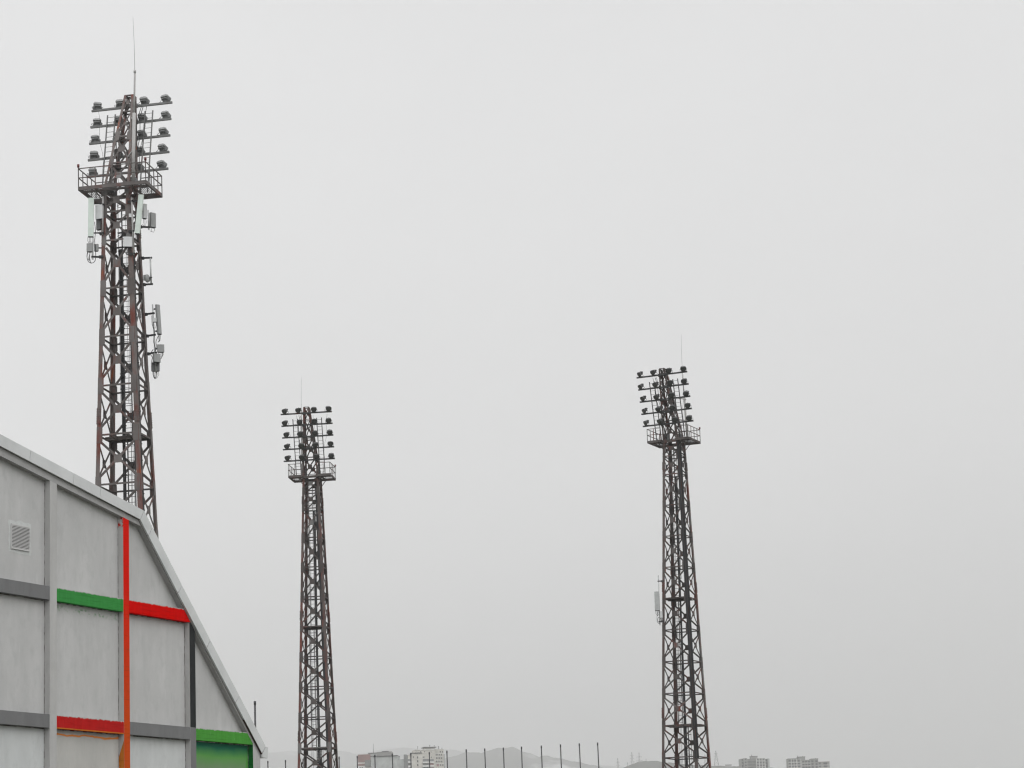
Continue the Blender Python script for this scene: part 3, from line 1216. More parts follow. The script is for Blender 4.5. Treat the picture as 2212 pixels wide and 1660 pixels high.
def outrigger(label, pole_top, pole_bot, Y, arms, anchor_leg, r=.035, mat='galv', loops=()):
    """vertical pole on horizontal arms that clamp on a tower leg"""
    a, b = at(*pole_top, Y), at(*pole_bot, Y)
    root = thing_at('antenna_mount', b, label, 'mount', 'antenna mounting poles')
    mb = MB()
    mb.tube([a, b], r, 8)
    local_mb(mb, root).build('pole', M[mat], root)
    for p in arms:
        q = at(*p, Y)
        zz = q.z
        e = anchor_leg(zz)
        mb = MB()
        d = (q - e)
        d.z = 0
        mb.bar(e - d.normalized() * .12, q + d.normalized() * .1, .09, .10)
        mb.box(e.x - .13, e.x + .13, e.y - .13, e.y + .13, zz - .07, zz + .07)
        local_mb(mb, root).build('arm', M['black_metal'], root)
    for lp in loops:
        mb = MB()
        P = [at(*p, Y - .05) for p in lp]
        Q = []
        for i in range(len(P) - 1):
            p0, p1, p2, p3 = P[max(i - 1, 0)], P[i], P[i + 1], P[min(i + 2, len(P) - 1)]
            for s in (0, .25, .5, .75):
                Q.append(.5 * ((2 * p1) + (p2 - p0) * s + (2 * p0 - 5 * p1 + 4 * p2 - p3) * s * s + (3 * p1 - p0 - 3 * p2 + p3) * s ** 3))
        Q.append(P[-1])
        mb.tube(Q, .02, 5)
        local_mb(mb, root).build('cable_loop', M['black_cable'], root)
    return root


outrigger('short pole with looping black cables below the upright green antenna, left of the near tower', z3(347, 860), z3(345, 1130), YL - .15, [z3(347, 1085)], lambda z: LW(-1, -1, z),
          loops=[[z3(265, 1010), z3(255, 1080), z3(272, 1150), z3(320, 1182), z3(368, 1160), z3(388, 1090), z3(380, 900)], [z3(305, 1020), z3(290, 1090), z3(300, 1150), z3(325, 1183)], [z3(370, 560), z3(383, 700), z3(372, 860), z3(388, 1010)]])
outrigger('white banded pole on the left leg of the near tower under its platform', z3(498, 175), z3(492, 752), YL - .12, [z3(497, 300), z3(492, 730)], lambda z: LW(-1, -1, z), .05, 'mast')
outrigger('white jointed pole on the near right leg of the near tower behind the tilted antenna', z3(930, 195), z3(962, 1060), YN - .12, [z3(932, 245), z3(948, 700), z3(960, 1040)], lambda z: LW(1, -1, z), .055, 'mast')
outrigger('short galvanised pole carrying the dark box at the far right under the platform', z3(1178, 380), z3(1190, 680), YRt + .1, [z3(1188, 640)], lambda z: LW(1, 1, z), .04)
outrigger('galvanised pole between two black arms carrying the small dish', z3(1212, 1090), z3(1226, 1505), YRt, [z3(1214, 1102), z3(1226, 1500)], lambda z: LW(1, 1, z), .05)
outrigger('long pole on three black arms at the lower right of the near tower', z4(1205, 285), z4(1262, 1420), YRt - .1, [z4(1212, 432), z4(1232, 790), z4(1250, 1085)], lambda z: LW(1, 1, z), .045,
          loops=[[z4(1192, 470), z4(1200, 620), z4(1240, 740), z4(1222, 900), z4(1265, 1040)], [z4(1310, 790), z4(1262, 900), z4(1272, 1000), z4(1240, 1080)], [z4(1215, 1400), z4(1228, 1480), z4(1245, 1520), z4(1262, 1470), z4(1275, 1400)],
                 [z4(1215, 1030), z4(1170, 1110), z4(1200, 1160), z4(1190, 1230), z4(1215, 1280)], [z4(1370, 1085), z4(1362, 1150), z4(1340, 1190)]])
# small dish
c = at(*z3(1192, 1408), YRt - .1)
root = thing_at('microwave_dish', c, 'small grey round microwave dish on the pole right of the near tower', 'dish')
mb = MB()
u, n_ = yawvec(62)
rings = []
for rr, dd in ((.02, .0), (.14, .02), (.24, .08), (.255, .16)):
    rings.append([c + (u * math.cos(a) + Vector((0, 0, 1)) * math.sin(a)) * rr - n_ * dd for a in [2 * math.pi * k / 18 for k in range(18)]])
for a, b in zip(rings, rings[1:]):
    mb.loft(a, b, 0, cap=False, smooth=True)
mb.add(rings[-1], [tuple(range(18))])
local_mb(mb, root).build('reflector', M['equip_mid'], root)
mb = MB()
obox(mb, at(*z3(1147, 1404), YRt - .1), yawvec(20)[0], Vector((0, 0, 1)), yawvec(20)[1], .3, .32, .18)
local_mb(mb, root).build('radio_box', M['equip_mid'], root)
mb = MB()
mb.bar(c, at(*z3(1240, 1395), YRt - .05), .06, .06)
local_mb(mb, root).build('mounting_bracket', M['black_metal'], root)

x0, x1, y0, y1 = rect(z4, 1210, 510, 1270, 575)
equip_box('junction_box', x0, x1, y0, y1, YRt - .3, .12, 5, M['equip'], 'small pale box in front of the dark panel antenna on the long pole', None, 2, .4, cat='junction box')
x0, x1, y0, y1 = rect(z4, 1278, 952, 1402, 1078)
equip_box('radio_unit', x0, x1, y0, y1, YRt - .05, .2, 14, M['equip_mid'], 'dark square radio unit on the long pole, topmost and farthest right of three', at(*z4(1250, 1015), YRt), 4, .3)
x0, x1, y0, y1 = rect(z4, 1205, 1105, 1340, 1245)
equip_box('radio_unit', x0, x1, y0, y1, YRt - .25, .2, 40, M['equip_mid'], 'middle of three dark radio units at the foot of the long pole', None, 3, .2)
x0, x1, y0, y1 = rect(z4, 1180, 1250, 1325, 1392)
equip_box('radio_unit', x0, x1, y0, y1, YRt + .0, .2, 8, M['equip_dark'], 'lowest dark radio unit at the foot of the long pole, cables dangling below', None, 5, .45)

# right tower: antenna, pole and small box on its left leg
RWl = lambda z: leg_world(R_loc, R_rot, 1, 1, z)
Yr = RWl(28).y
panel_antenna(z5(103, 1284), z5(108, 1448), Yr - .2, .46, .2, -12, M['equip_pale'], 'pale grey panel antenna on the left leg of the right tower', None, 4, .45)
outrigger('thin pole with coiled cables on the left leg of the right tower', z5(116, 1143), z5(131, 1578), Yr, [z5(119, 1193), z5(130, 1545)], RWl, .045, 'galv',
          loops=[[z5(112, 1450), z5(105, 1500), z5(108, 1550), z5(126, 1563), z5(145, 1545), z5(140, 1515), z5(118, 1510), z5(112, 1540), z5(130, 1560)], [z5(120, 1450), z5(128, 1500), z5(148, 1540), z5(160, 1560)]])
x0, x1, y0, y1 = rect(z5, 127, 1455, 156, 1514)
equip_box('radio_unit', x0, x1, y0, y1, Yr - .05, .25, -10, M['equip'], 'small pale box below the panel antenna of the right tower', RWl(26.5), 3, .35)

# ------------------------------------------------------------------ the sports hall (local frame: x along the gable, -y out of the gable, z up)
H = empty('sports_hall', (-14.5918, 90, 0), math.atan2(math.cos(R(25)), math.sin(R(25))))
tag(H, 'grey concrete sports hall with red, green and slate painted frame and white metal roof edge', 'sports hall')
K = 1.7
DEP = .23
U_L, U_R, RIDGE = -36.2, 9.40, -13.4


def mirror(u):
    return 2 * RIDGE - u


def rake_low(u):
    """lower edge of the sloping beam"""
    if u < RIDGE:
        u = mirror(u)
    return K + min(14.678 - .1625 * (u - 1.074), 14.678 - .9964 * (u - 1.074))


def clip(poly, a, b, c):
    """keep a*u + b*z <= c"""
    out = []
    for (u0, z0), (u1, z1) in zip(poly, poly[1:] + poly[:1]):
        d0, d1 = a * u0 + b * z0 - c, a * u1 + b * z1 - c
        if d0 <= 0:
            out.append((u0, z0))
        if d0 * d1 < 0:
            s = d0 / (d0 - d1)
            out.append((u0 + (u1 - u0) * s, z0 + (z1 - z0) * s))
    return out


def under_rake(poly, off):
    poly = clip(poly, .1625, 1, K + 14.678 + off + .1625 * 1.074)
    poly = clip(poly, .9964, 1, K + 14.678 + off * 1.4 + .9964 * 1.074)
    m = 2 * RIDGE
    poly = clip(poly, -.1625, 1, K + 14.678 + off - .1625 * m + .1625 * 1.074)
    poly = clip(poly, -.9964, 1, K + 14.678 + off * 1.4 - .9964 * m + .9964 * 1.074)
    return poly


def prism(mb, poly, y0, y1, mats_=None):
    """poly (u,z) extruded from y0 (front) to y1 (back)"""
    A = [(u, y0, z) for u, z in poly]
    B = [(u, y1, z) for u, z in poly]
    n_ = len(poly)
    fs = [(i, (i + 1) % n_, n_ + (i + 1) % n_, n_ + i) for i in range(n_)] + [tuple(range(n_ - 1, -1, -1)), tuple(range(n_, 2 * n_))]
    mb.add(A + B, fs, mats_ if mats_ is not None else 0)


# pilaster lines and beam lines (measured on the front face)
PIL = [(-13.62, -13.2), (-9.17, -8.76), (-4.66, -4.25), (-.115, .265), (4.325, 4.72), (8.86, 9.40)]
BT = [(7.335 + K, 6.872 + K), (11.828 + K, 11.352 + K)]
# recessed plaster panels
cols = [(U_L + .1, -13.41), (-13.41, -8.965), (-8.965, -4.455), (-4.455, .075), (.075, 4.522), (4.522, 9.13)]
rows = [(0, 7.1 + K), (7.1 + K, 11.59 + K), (11.59 + K, 30)]
pm = {(3, 0): 'panel_beige', (4, 0): 'panel_light', (2, 0): 'panel_light', (5, 0): 'panel_spray', (3, 1): 'panel_mid', (2, 1): 'panel', (4, 1): 'panel'}
for ci, (a, b) in enumerate(cols):
    for ri, (z0, z1) in enumerate(rows):
        poly = under_rake([(a, z0), (b, z0), (b, z1), (a, z1)], .25)
        if len(poly) < 3:
            continue
        mb = MB()
        prism(mb, poly, DEP, DEP + .2)
        o = mb.build('wall_panel', M[pm.get((ci, ri), 'panel')], H)
        lab = {'panel_spray': 'panel sprayed green at its top and edges', 'panel_beige': 'beige panel with an orange line near its top'}.get(pm.get((ci, ri)))
        if lab:
            o['label'] = lab
# pilasters
def pilaster(u0, u1, segs, side_mat, bevel=.012):
    """segs: list of (z0, z1, front material)"""
    names = []
    mb = MB()
    for z0, z1, fm in segs:
        for nm in (fm, side_mat):
            if nm not in names:
                names.append(nm)
        poly = under_rake([(u0, z0), (u1, z0), (u1, z1), (u0, z1)], .002)
        if len(poly) < 3:
            continue
        n_ = len(poly)
        F, S_ = names.index(fm), names.index(side_mat)
        prism(mb, poly, 0, DEP + .06, [S_] * n_ + [F, S_])
    return mb.build('pilaster', [M[x] for x in names], H)


pilaster(*PIL[0], [(0, 30, 'concrete')], 'concrete')
pilaster(*PIL[1], [(0, 30, 'concrete')], 'concrete')
pilaster(*PIL[2], [(0, 30, 'concrete')], 'concrete')
o = pilaster(*PIL[3], [(0, 30, 'red_orange')], 'concrete_splash')
o['label'] = 'pilaster sprayed red above fading to orange below'
o = pilaster(*PIL[4], [(0, 6.85 + K, 'slate'), (6.85 + K, 7.34 + K, 'slate'), (7.34 + K, 30, 'charcoal')], 'concrete')
o['label'] = 'pilaster charcoal above and slate grey below'
o = pilaster(*PIL[5], [(0, 30, 'concrete')], 'green_deep')
o['label'] = 'corner pilaster with a green painted inner side'
# orange paint that runs over the left side of the red pilaster near the ground
mb = MB()
mb.add([(PIL[3][0] - .003, .004, 0), (PIL[3][0] - .003, .004, 8.35), (PIL[3][0] - .003, DEP, 7.75), (PIL[3][0] - .003, DEP, 0)], [(0, 1, 2, 3)])
mb.build('paint_patch', M['orange'], H)
# dark open joints where the panels meet the pilasters
for u0, u1 in PIL[1:]:
    poly = under_rake([(u0 - .022, 0), (u0 + .02, 0), (u0 + .02, 30), (u0 - .022, 30)], .05)
    mb = MB()
    prism(mb, poly, DEP - .006, DEP + .02)
    mb.build('edge_strip', M['edge_strip'], H)
for r_ in (0, 1):  # the same broken dark strips along the panels just beneath the beams
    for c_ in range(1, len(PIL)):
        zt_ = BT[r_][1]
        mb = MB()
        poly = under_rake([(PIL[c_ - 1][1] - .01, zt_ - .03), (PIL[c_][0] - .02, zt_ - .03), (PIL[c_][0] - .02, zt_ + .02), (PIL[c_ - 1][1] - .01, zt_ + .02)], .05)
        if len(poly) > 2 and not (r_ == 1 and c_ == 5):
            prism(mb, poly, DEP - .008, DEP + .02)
            mb.build('edge_strip', M['edge_strip'], H)
# beams between pilasters
beams = {(1, 1): 'slate', (1, 2): 'slate', (1, 3): 'green', (1, 4): 'red', (0, 1): 'slate', (0, 2): 'slate', (0, 3): 'red_dull', (0, 4): 'slate', (0, 5): 'green_bright'}
blabel = {'green': 'beam painted mid green', 'red': 'beam painted bright red', 'red_dull': 'beam painted dull red with an orange lower edge', 'green_bright': 'beam painted bright green'}
for (r_, c_), mt in beams.items():
    u0 = PIL[c_ - 1][1] - .012
    u1 = PIL[c_][0] + .012
    z1, z0 = BT[r_]
    if (r_, c_) == (1, 4):
        u1 = 6.0
    poly = under_rake([(u0, z0), (u1, z0), (u1, z1), (u0, z1)], .003 if (r_, c_) != (0, 5) else .4)
    mb = MB()
    if c_ < 4 or r_ == 0:
        prism(mb, poly, .006, DEP + .05)
    else:
        prism(mb, poly, -.004, DEP + .05)
    o = mb.build('beam', M[mt], H)
    if mt in blabel:
        o['label'] = blabel[mt]
mb = MB()                                                             # orange lower edge of the dull red beam
mb.box(PIL[2][1] + .004, PIL[3][0] - .004, .002, .05, BT[0][1] - .004, BT[0][1] + .035)
mb.build('paint_edge', M['orange'], H)
# sloping beam below the verge
mb = MB()
low_pts = [(RIDGE, rake_low(RIDGE)), (1.074, rake_low(1.074)), (9.40, rake_low(9.40))]
thick = 1.05
up_pts = [(9.40, rake_low(9.40) + .45), (9.40 - .02, rake_low(9.40) + thick * 1.0), (1.35, rake_low(1.074) + .46), (RIDGE, rake_low(RIDGE) + .55)]
top_line = [(RIDGE, K + 14.95 + .172 * (1.0 - RIDGE)), (1.02, K + 14.95), (9.42, K + 6.62)]
for (a, b), (c, d) in zip(zip(low_pts, low_pts[1:]), zip(top_line, top_line[1:])):
    prism(mb, [a, b, d, c], 0, DEP + .1)
    prism(mb, [(mirror(p[0]), p[1]) for p in (a, b, d, c)], 0, DEP + .1)
mb.build('rake_beam', M['rake'], H)
# strip of dark soffit under the verge
mb = MB()
ol = [(RIDGE, K + 14.906 + .174 * (.876 - RIDGE)), (.876, K + 14.906), (9.43, K + 6.50)]
for a, b in zip(ol, ol[1:]):
    A = [(a[0], a[1]), (b[0], b[1]), (b[0] + .1, b[1] + .12), (a[0] + .05, a[1] + .12)]
    prism(mb, A, -.085, .05)
    prism(mb, [(mirror(u), z) for u, z in A], -.085, .05)
mb.build('soffit', M['soffit'], H)
# verge fascia in sheet metal lengths
ot = [(RIDGE, K + 15.27 + .174 * (1.133 - RIDGE)), (1.133, K + 15.27), (4.186, K + 12.194), (9.67, K + 6.834)]
ob = [(RIDGE, K + 14.906 + .174 * (.876 - RIDGE)), (.876, K + 14.906), (3.636, K + 12.141), (9.40, K + 6.545)]


def lerp_line(L_, u):
    for (a, za_), (b, zb_) in zip(L_, L_[1:]):
        if a - 1e-6 <= u <= b + 1e-6:
            return za_ + (zb_ - za_) * (u - a) / (b - a)
    return L_[-1][1]


def fascia(ubl, ubr, utl, utr, flip=False):
    g_ = .009
    poly = [(ubl + g_, lerp_line(ob, ubl + g_)), (ubr - g_, lerp_line(ob, ubr - g_)), (utr - g_, lerp_line(ot, utr - g_)), (utl + g_, lerp_line(ot, utl + g_))]
    if flip:
        poly = [(mirror(u), z) for u, z in poly]
    mb = MB()
    prism(mb, poly, -.10, -.02)
    mb.build('fascia_sheet', M['fascia'], H)


seams_b = [-13.4, -11.1, -8.6, -6.0, -3.40, -1.74, .876]
seams_t = [-13.4, -11.05, -8.55, -5.94, -3.34, -1.69, 1.133]
for i in range(len(seams_b) - 1):
    for fl in (False, True):
        fascia(seams_b[i], seams_b[i + 1], seams_t[i], seams_t[i + 1], fl)
seams_b = [.876, 1.424, 3.41, 5.389, 7.45, 9.40]
seams_t = [1.133, 1.69, 3.68, 5.66, 7.72, 9.67]
for i in range(len(seams_b) - 1):
    for fl in (False, True):
        fascia(seams_b[i], seams_b[i + 1], seams_t[i], seams_t[i + 1], fl)
# boxed eaves end
mb = MB()
prism(mb, [(9.42, K + 6.52), (9.43, K + 6.386), (9.83, K + 6.365), (9.878, K + 6.793), (9.69, K + 6.82)], -.09, -.012)
mb.build('eaves_end', M['fascia'], H)
# roof, gutter and the other walls
mb = MB()
LEN = 42.0
outl = [(U_L - .4, K + 6.6), (mirror(1.133), K + 15.25), (RIDGE, ot[0][1] - .02), (1.133, K + 15.25), (9.66, K + 6.80)]
inl = [(9.45, K + 6.65), (1.02, K + 14.97), (RIDGE, ot[0][1] - .32), (mirror(1.02), K + 14.97), (U_L - .2, K + 6.4)]
n5 = 4
for a, b, c, d in [(outl[i], outl[i + 1], inl[3 - i], inl[4 - i]) for i in range(4)]:
    prism(mb, [a, b, c, d], -.018, LEN)
mb.build('roof', M['roof'], H)
mb = MB()
prism(mb, [(9.45, K + 6.40), (9.82, K + 6.38), (9.86, K + 6.78), (9.66, K + 6.79)], -.01, LEN)
mb.build('gutter', M['fascia'], H)
mb = MB()
mb.box(9.13, 9.37, DEP + .3, LEN - .2, 0, K + 6.5)
mb.box(U_L + .1, U_L + .35, .3, LEN - .2, 0, K + 6.5)
poly = under_rake([(U_L + .2, 0), (9.3, 0), (9.3, 30), (U_L + .2, 30)], .2)
prism(mb, poly, LEN - .2, LEN)
mb.build('side_wall', M['panel'], H)
mb = MB()
mb.tube([(9.50, .35, 0), (9.50, .35, K + 6.40)], .055, 8)
for z in (2, 4.5, 7.0):
    mb.box(9.38, 9.52, .30, .40, z, z + .06)
mb.build('downpipe', M['rake'], H)
# louvre vent in the upper left panel
vz0, vz1, vu0, vu1 = K + 12.97, K + 13.85, -6.64, -5.585
V = MB()
fw = .03
V.box(vu0, vu1, DEP - .05, DEP + .01, vz1 - .05, vz1)
V.box(vu0, vu1, DEP - .05, DEP + .01, vz0, vz0 + .05)
V.box(vu0, vu0 + fw, DEP - .047, DEP + .01, vz0 + .05, vz1 - .05)
V.box(vu1 - fw * .5, vu1, DEP - .047, DEP + .01, vz0 + .05, vz1 - .05)
vent = V.build('vent', M['vent_white'], H)
mb = MB()
nsl = 16
for i in range(nsl):
    z = vz0 + .05 + (vz1 - vz0 - .10) * (i + .5) / nsl
    a = (vz1 - vz0 - .10) / nsl
    mb.box(vu0 + fw, vu1 - fw * .5, DEP - .046, DEP - .030, z - a * .27, z + a * .27)
mb.build('louvre', M['vent_white'], vent)
mb = MB()
mb.box(vu0 + .02, vu1 - .01, DEP - .006, DEP - .003, vz0 + .04, vz1 - .04)
mb.build('duct_opening', M['vent_dark'], vent)
# rough fresh plaster round the vent
rnd = random.Random(4)
mb = MB()
ring = []
cx, cz = (vu0 + vu1) / 2, (vz0 + vz1) / 2
for k in range(44):
    a = 2 * math.pi * k / 44
    ca, sa = math.cos(a), math.sin(a)
    hx, hz = (vu1 - vu0) / 2 + .07, (vz1 - vz0) / 2 + .07
    s = min(hx / max(abs(ca), 1e-6), hz / max(abs(sa), 1e-6))
    s += rnd.uniform(-.02, .05) + (.10 * max(0, sa) * abs(math.sin(3 * a)) + .05 * max(0, -sa))
    ring.append((cx + ca * s, cz + sa * s))
prism(mb, ring, DEP - .004, DEP + .02)
mb.build('plaster_patch', M['patch'], H)

# ------------------------------------------------------------------ net posts
GP = 'net posts behind the pitch'
posts_zx = [(179, 435), (283, 430), (387, 422), (493, 416), (599, 410), (706, 405), (810, 398), (913, 392), (1022, 388), (1131, 381), (1235, 375), (1349, 367), (1458, 362), (1568, 357), (1675, 351), (1792, 345), (1905, 338), (2016, 332), (2124, 327)]
where = ['thin dark net post just right of the hall eaves end, leftmost short one', 'thin dark net post between the hall eaves and the slim far tower', 'thin dark net post seen through the left side of the slim far tower',
         'thin dark net post seen through the right side of the slim far tower', 'thin dark net post touching the right edge of the slim far tower', 'thin dark net post at the left edge of the block with red brick',
         'thin dark net post before the left part of the flat wall beside the brick', 'thin dark net post in front of the right part of the flat grey wall', 'thin dark net post at the left edge of the cream tower block',
         'thin dark net post across the middle of the cream tower block', 'thin dark net post at the right edge of the cream tower block', 'thin dark net post first clear of the cream block, before bright snow',
         'thin dark net post second right of the cream block, before the mountain saddle', 'thin dark net post just left of the snowy mountain summit', 'thin dark net post just right of the snowy mountain summit', 'thin dark net post fourth from the right end, over the slope',
         'thin dark net post third from the right end', 'thin dark net post second from the right end', 'thin dark net post at the right end of the row, tallest in the picture']
for (zx, zy), lab in zip(posts_zx, where):
    px = (950 + zx / 1.4747) / 1.8517
    py = (2750 + zy / 1.4747) / 1.8517
    q = at(px, py, 260)
    D = 260 * (19.0 - EYE) / (q.z - EYE)
    D = max(252, min(268, D))
    q = at(px, py, D)
    lean = random.uniform(-.008, .008)
    mb = MB()
    b0 = 8.6
    mb.tube([(lean * 8, 0, 0), (0, 0, q.z - b0)], .062, 8)
    mb.tube([(0, 0, q.z - b0 - .25), (0, 0, q.z - b0 + .02)], .074, 8)
    o = mb.build('net_post', M['post'])
    o.location = (q.x, q.y, b0)
    tag(o, lab, 'post', GP)
q = at((700 + 1767 / 5.53) / 1.8517, (2780 + 140 / 5.53) / 1.8517, 205)
mb = MB()
mb.tube([(0, 0, 0), (0, 0, q.z)], .08, 8)
mb.tube([(0, 0, q.z - .3), (0, 0, q.z)], .10, 8)
o = mb.build('pole', M['post'])
o.location = (q.x, q.y, 0)
tag(o, 'taller dark pole rising behind the lower roof edge of the hall', 'pole')

# ------------------------------------------------------------------ far blocks of flats
def zc1(x, y):
    return ((1400 + x / 5.267) / 1.8517, (2960 + y / 5.267) / 1.8517)


def zc3(x, y):
    return ((2940 + x / 5.267) / 1.8517, (3000 + y / 5.267) / 1.8517)


class Block:
    """block of flats: parts measured in px of an enlarged photograph (fn), standing at distance D, turned by yaw"""

    def __init__(self, name, label, fn, D, ox, yaw=0, group=None):
        self.fn, self.D = fn, D
        p = at(*fn(ox, 300), D)
        self.base = terr(D) - 1
        self.root = empty(name, (p.x, D, self.base), R(yaw))
        tag(self.root, label, 'apartment block', group)
        self.ox = ox
        self.s = (at(*fn(1000, 300), D) - at(*fn(0, 300), D)).length / 1000.0
        self.c = math.cos(R(yaw))

    def X(self, zx):
        return (zx - self.ox) * self.s / self.c

    def Z(self, zx, zy):
        return at(*self.fn(zx, zy), self.D).z - self.base

    def box(self, name, x0, x1, ytop, ybot, y0, y1, mat, parent=None):
        mb = MB()
        zt = self.Z((x0 + x1) / 2, ytop)
        zb = 0 if ybot is None else self.Z((x0 + x1) / 2, ybot)
        mb.box(self.X(x0), self.X(x1), y0, y1, zb, zt)
        return mb.build(name, mat, parent or self.root)

    def windows(self, xs_, ys_, w_, h_, yfront, mat, name='window', parent=None):
        proto = None
        for j, y in enumerate(ys_):
            for x in xs_:
                mm = mat
                o = None
                mb = MB()
                W_ = w_ * self.s / self.c / 2
                H_ = h_ * self.s / 2
                mb.box(-W_, W_, -.06, .1, -H_, H_)
                if proto is None:
                    o = proto = mb.build(name, mat, parent or self.root)
                else:
                    o = proto.copy()
                    COL.objects.link(o)
                o.location = (self.X(x), yfront, self.Z(x, y))


GB = 'far blocks of flats'
# cream tower block
B = Block('apartment_block', 'cream nine storey tower block with flat roof slab and rooftop aerials', zc1, 1760, 1790, 14, GB)
y_bot = 760
B.box('wall', 1300, 1790, 290, None, 0, 13, M['cream'])
B.box('upper_wall', 1385, 1790, 205, 285, 1.0, 13, M['cream'])
B.box('roof_edge', 1300, 1520, 276, 296, -.35, .9, M['dark_roof'])
B.box('penthouse', 1590, 1800, 160, 205, 2.0, 9, M['cream'])
B.box('roof_slab', 1560, 1830, 148, 162, .6, 10, M['dark_roof'])
B.box('parapet', 1380, 1785, 197, 212, .6, .98, M['white_band'])
B.box('side_wing', 1205, 1296, 405, None, 1.5, 12, M['cream'])
for y in (440, 530, 620):
    B.box('balcony', 1210, 1300, y + 20, y + 58, -.2, 1.5, M['white_band'])
    B.box('loggia', 1215, 1296, y - 28, y + 20, 1.35, 1.6, M['block_grey'])
for y in (440, 520, 600, 680):
    B.windows([1425], [y - 62], 24, 42, 0, M['window'])
    B.box('loggia', 1535, 1650, y - 32, y + 22, -.5, .2, M['block_grey'])
    B.box('loggia', 1655, 1755, y - 32, y + 22, -.5, .2, M['window_pink'] if y > 460 else M['block_grey'])
    B.box('balcony', 1525, 1760, y + 22, y + 52, -1.2, -.02, M['white_band'])
B.windows([1340, 1540, 1560, 1710], [372], 14, 34, 0, M['window'])
B.windows([1500, 1575, 1715], [255], 16, 22, 1.0, M['window'])
# right-hand face of the same block (its own depth axis)
s_ = B.s / math.sin(R(14)) * .62
side_n = 0
mbw = MB()
for j, y in enumerate((225, 300, 380, 455, 530, 600)):
    for dpt in (2.5, 6.0, 9.0, 11.5):
        zc_ = B.Z(1850, y)
        o = MB().box(13.2 - 13.2 - .1, .06, dpt - .7, dpt + .7, zc_ - .8, zc_ + .8).build('window', M['window'] if (j + int(dpt)) % 5 else M['window_pink'], B.root)
B.box('side_wall', 1792, 1990, 190, None, 3.0, 16, M['cream'])
B.box('side_wall', 1990, 2018, 290, None, 4.0, 14, M['pale_block'])
B.windows([1835, 1868, 1905, 1945], [305, 380, 450, 600], 17, 36, 3.0, M['window'])
B.windows([1860], [525], 50, 55, 3.0, M['window_pink'])
B.windows([1920, 1965], [245, 525], 20, 34, 3.0, M['window'])
for y in (280, 345, 420, 490, 570):
    B.box('floor_band', 1795, 1985, y, y + 10, 2.88, 3.0, M['white_band'])
for x, y in ((1470, 125), (1722, 92), (1815, 95), (1898, 115), (1912, 118), (1975, 150)):
    mb = MB()
    z1 = B.Z(x, y)
    z0 = B.Z(x, 215)
    mb.tube([(B.X(x), 6, z0), (B.X(x), 6, z1)], .16, 5)
    mb.bar((B.X(x) - .5, 6, z1 - .6), (B.X(x) + .5, 6, z1 - .6), .12, .12)
    mb.build('roof_aerial', M['block_grey'], B.root)

# block with the red brick end
A_ = Block('apartment_block', 'pale grey block of flats with red brick corner and rooftop plant room', zc1, 1700, 650, -4, GB)
A_.box('wall', 430, 1000, 345, None, 0, 14, M['pale_block'])
A_.box('wall', 1000, 1130, 410, None, .5, 12, M['pale_block'])
A_.box('roof_edge', 485, 1000, 335, 352, -.5, 14, M['dark_roof'])
A_.box('plant_room', 555, 870, 248, 335, 2, 10, M['panel_block'])
A_.box('roof_edge', 665, 800, 236, 250, 1.6, 10, M['dark_roof'])
A_.box('stair_tower', 380, 555, 285, 336, 1, 11, M['pale_block'])
A_.box('roof_edge', 375, 556, 270, 285, .7, 11, M['dark_roof'])
A_.box('brick_wall', 160, 425, 305, 470, .8, 13, M['brick'])
A_.box('brick_wall', 160, 310, 500, 545, .8, 13, M['brick'])
A_.box('wall', 163, 428, 470, None, 1.0, 13, M['white_band'])
A_.box('loggia', 308, 424, 425, 560, -.4, .75, M['block_grey'])
A_.box('fin_wall', 1135, 1188, 315, None, -1.0, 9, M['block_grey'])
A_.windows([200, 245], [590], 26, 30, 1.0, M['window'])
A_.windows([560, 700, 840], [640, 720], 40, 36, 0, M['window'])
mb = MB()
mb.tube([(A_.X(475), 5, A_.Z(475, 285)), (A_.X(475), 5, A_.Z(475, 70))], .22, 5, r2=.08)
mb.build('roof_aerial', M['block_grey'], A_.root)

# the two far blocks on the right
C_ = Block('apartment_block', 'weathered grey block of flats on the skyline, single roof box, next to the right tower', zc3, 2600, 430, 10, GB)
C_.box('wall', 190, 262, 180, None, 0, 12, M['panel_block'])
C_.box('wall', 137, 190, 190, None, 1.6, 12, M['panel_block'])
C_.box('wall', 262, 450, 190, None, 2.2, 12, M['block_grey'])
C_.box('wall', 450, 645, 178, None, 0, 12, M['panel_block'])
C_.box('wall', 645, 702, 188, None, 1.8, 12, M['block_grey'])
C_.box('wall', 702, 738, 180, None, .3, 12, M['pale_block'])
C_.box('roof_room', 368, 498, 135, 195, 3, 10, M['panel_block'])
C_.box('roof_edge', 364, 502, 127, 137, 2.6, 10.4, M['dark_roof'])
for y in (178, 242, 304, 366, 428):
    C_.windows([485, 548, 606], [y + 26], 34, 34, 0, M['window'])
    C_.windows([224], [y + 26], 36, 34, 0, M['window'])
    C_.box('balcony', 268, 350, y + 32, y + 58, .6, 2.2, M['panel_block'])
    C_.box('balcony', 362, 445, y + 30, y + 56, 1.2, 2.2, M['panel_block'])
    C_.windows([163], [y + 34], 30, 34, 1.6, M['window'])
    C_.windows([674], [y + 34], 34, 36, 1.8, M['window'])
    C_.box('floor_band', 452, 643, y + 50, y + 56, -.12, 0, M['white_band'])
for x in (455, 515, 578, 640):
    C_.box('pier', x - 4, x + 4, 182, None, -.14, 0, M['white_band'])
mb = MB()
mb.tube([(C_.X(375), 4, C_.Z(375, 130)), (C_.X(375), 4, C_.Z(375, 98))], .3, 5)
mb.build('roof_aerial', M['block_grey'], C_.root)
D_ = Block('apartment_block', 'stepped grey block of flats in three sections, farthest right on the skyline', zc3, 2600, 1500, 3, GB)
D_.box('wall', 1118, 1405, 192, None, 0, 12, M['panel_block'])
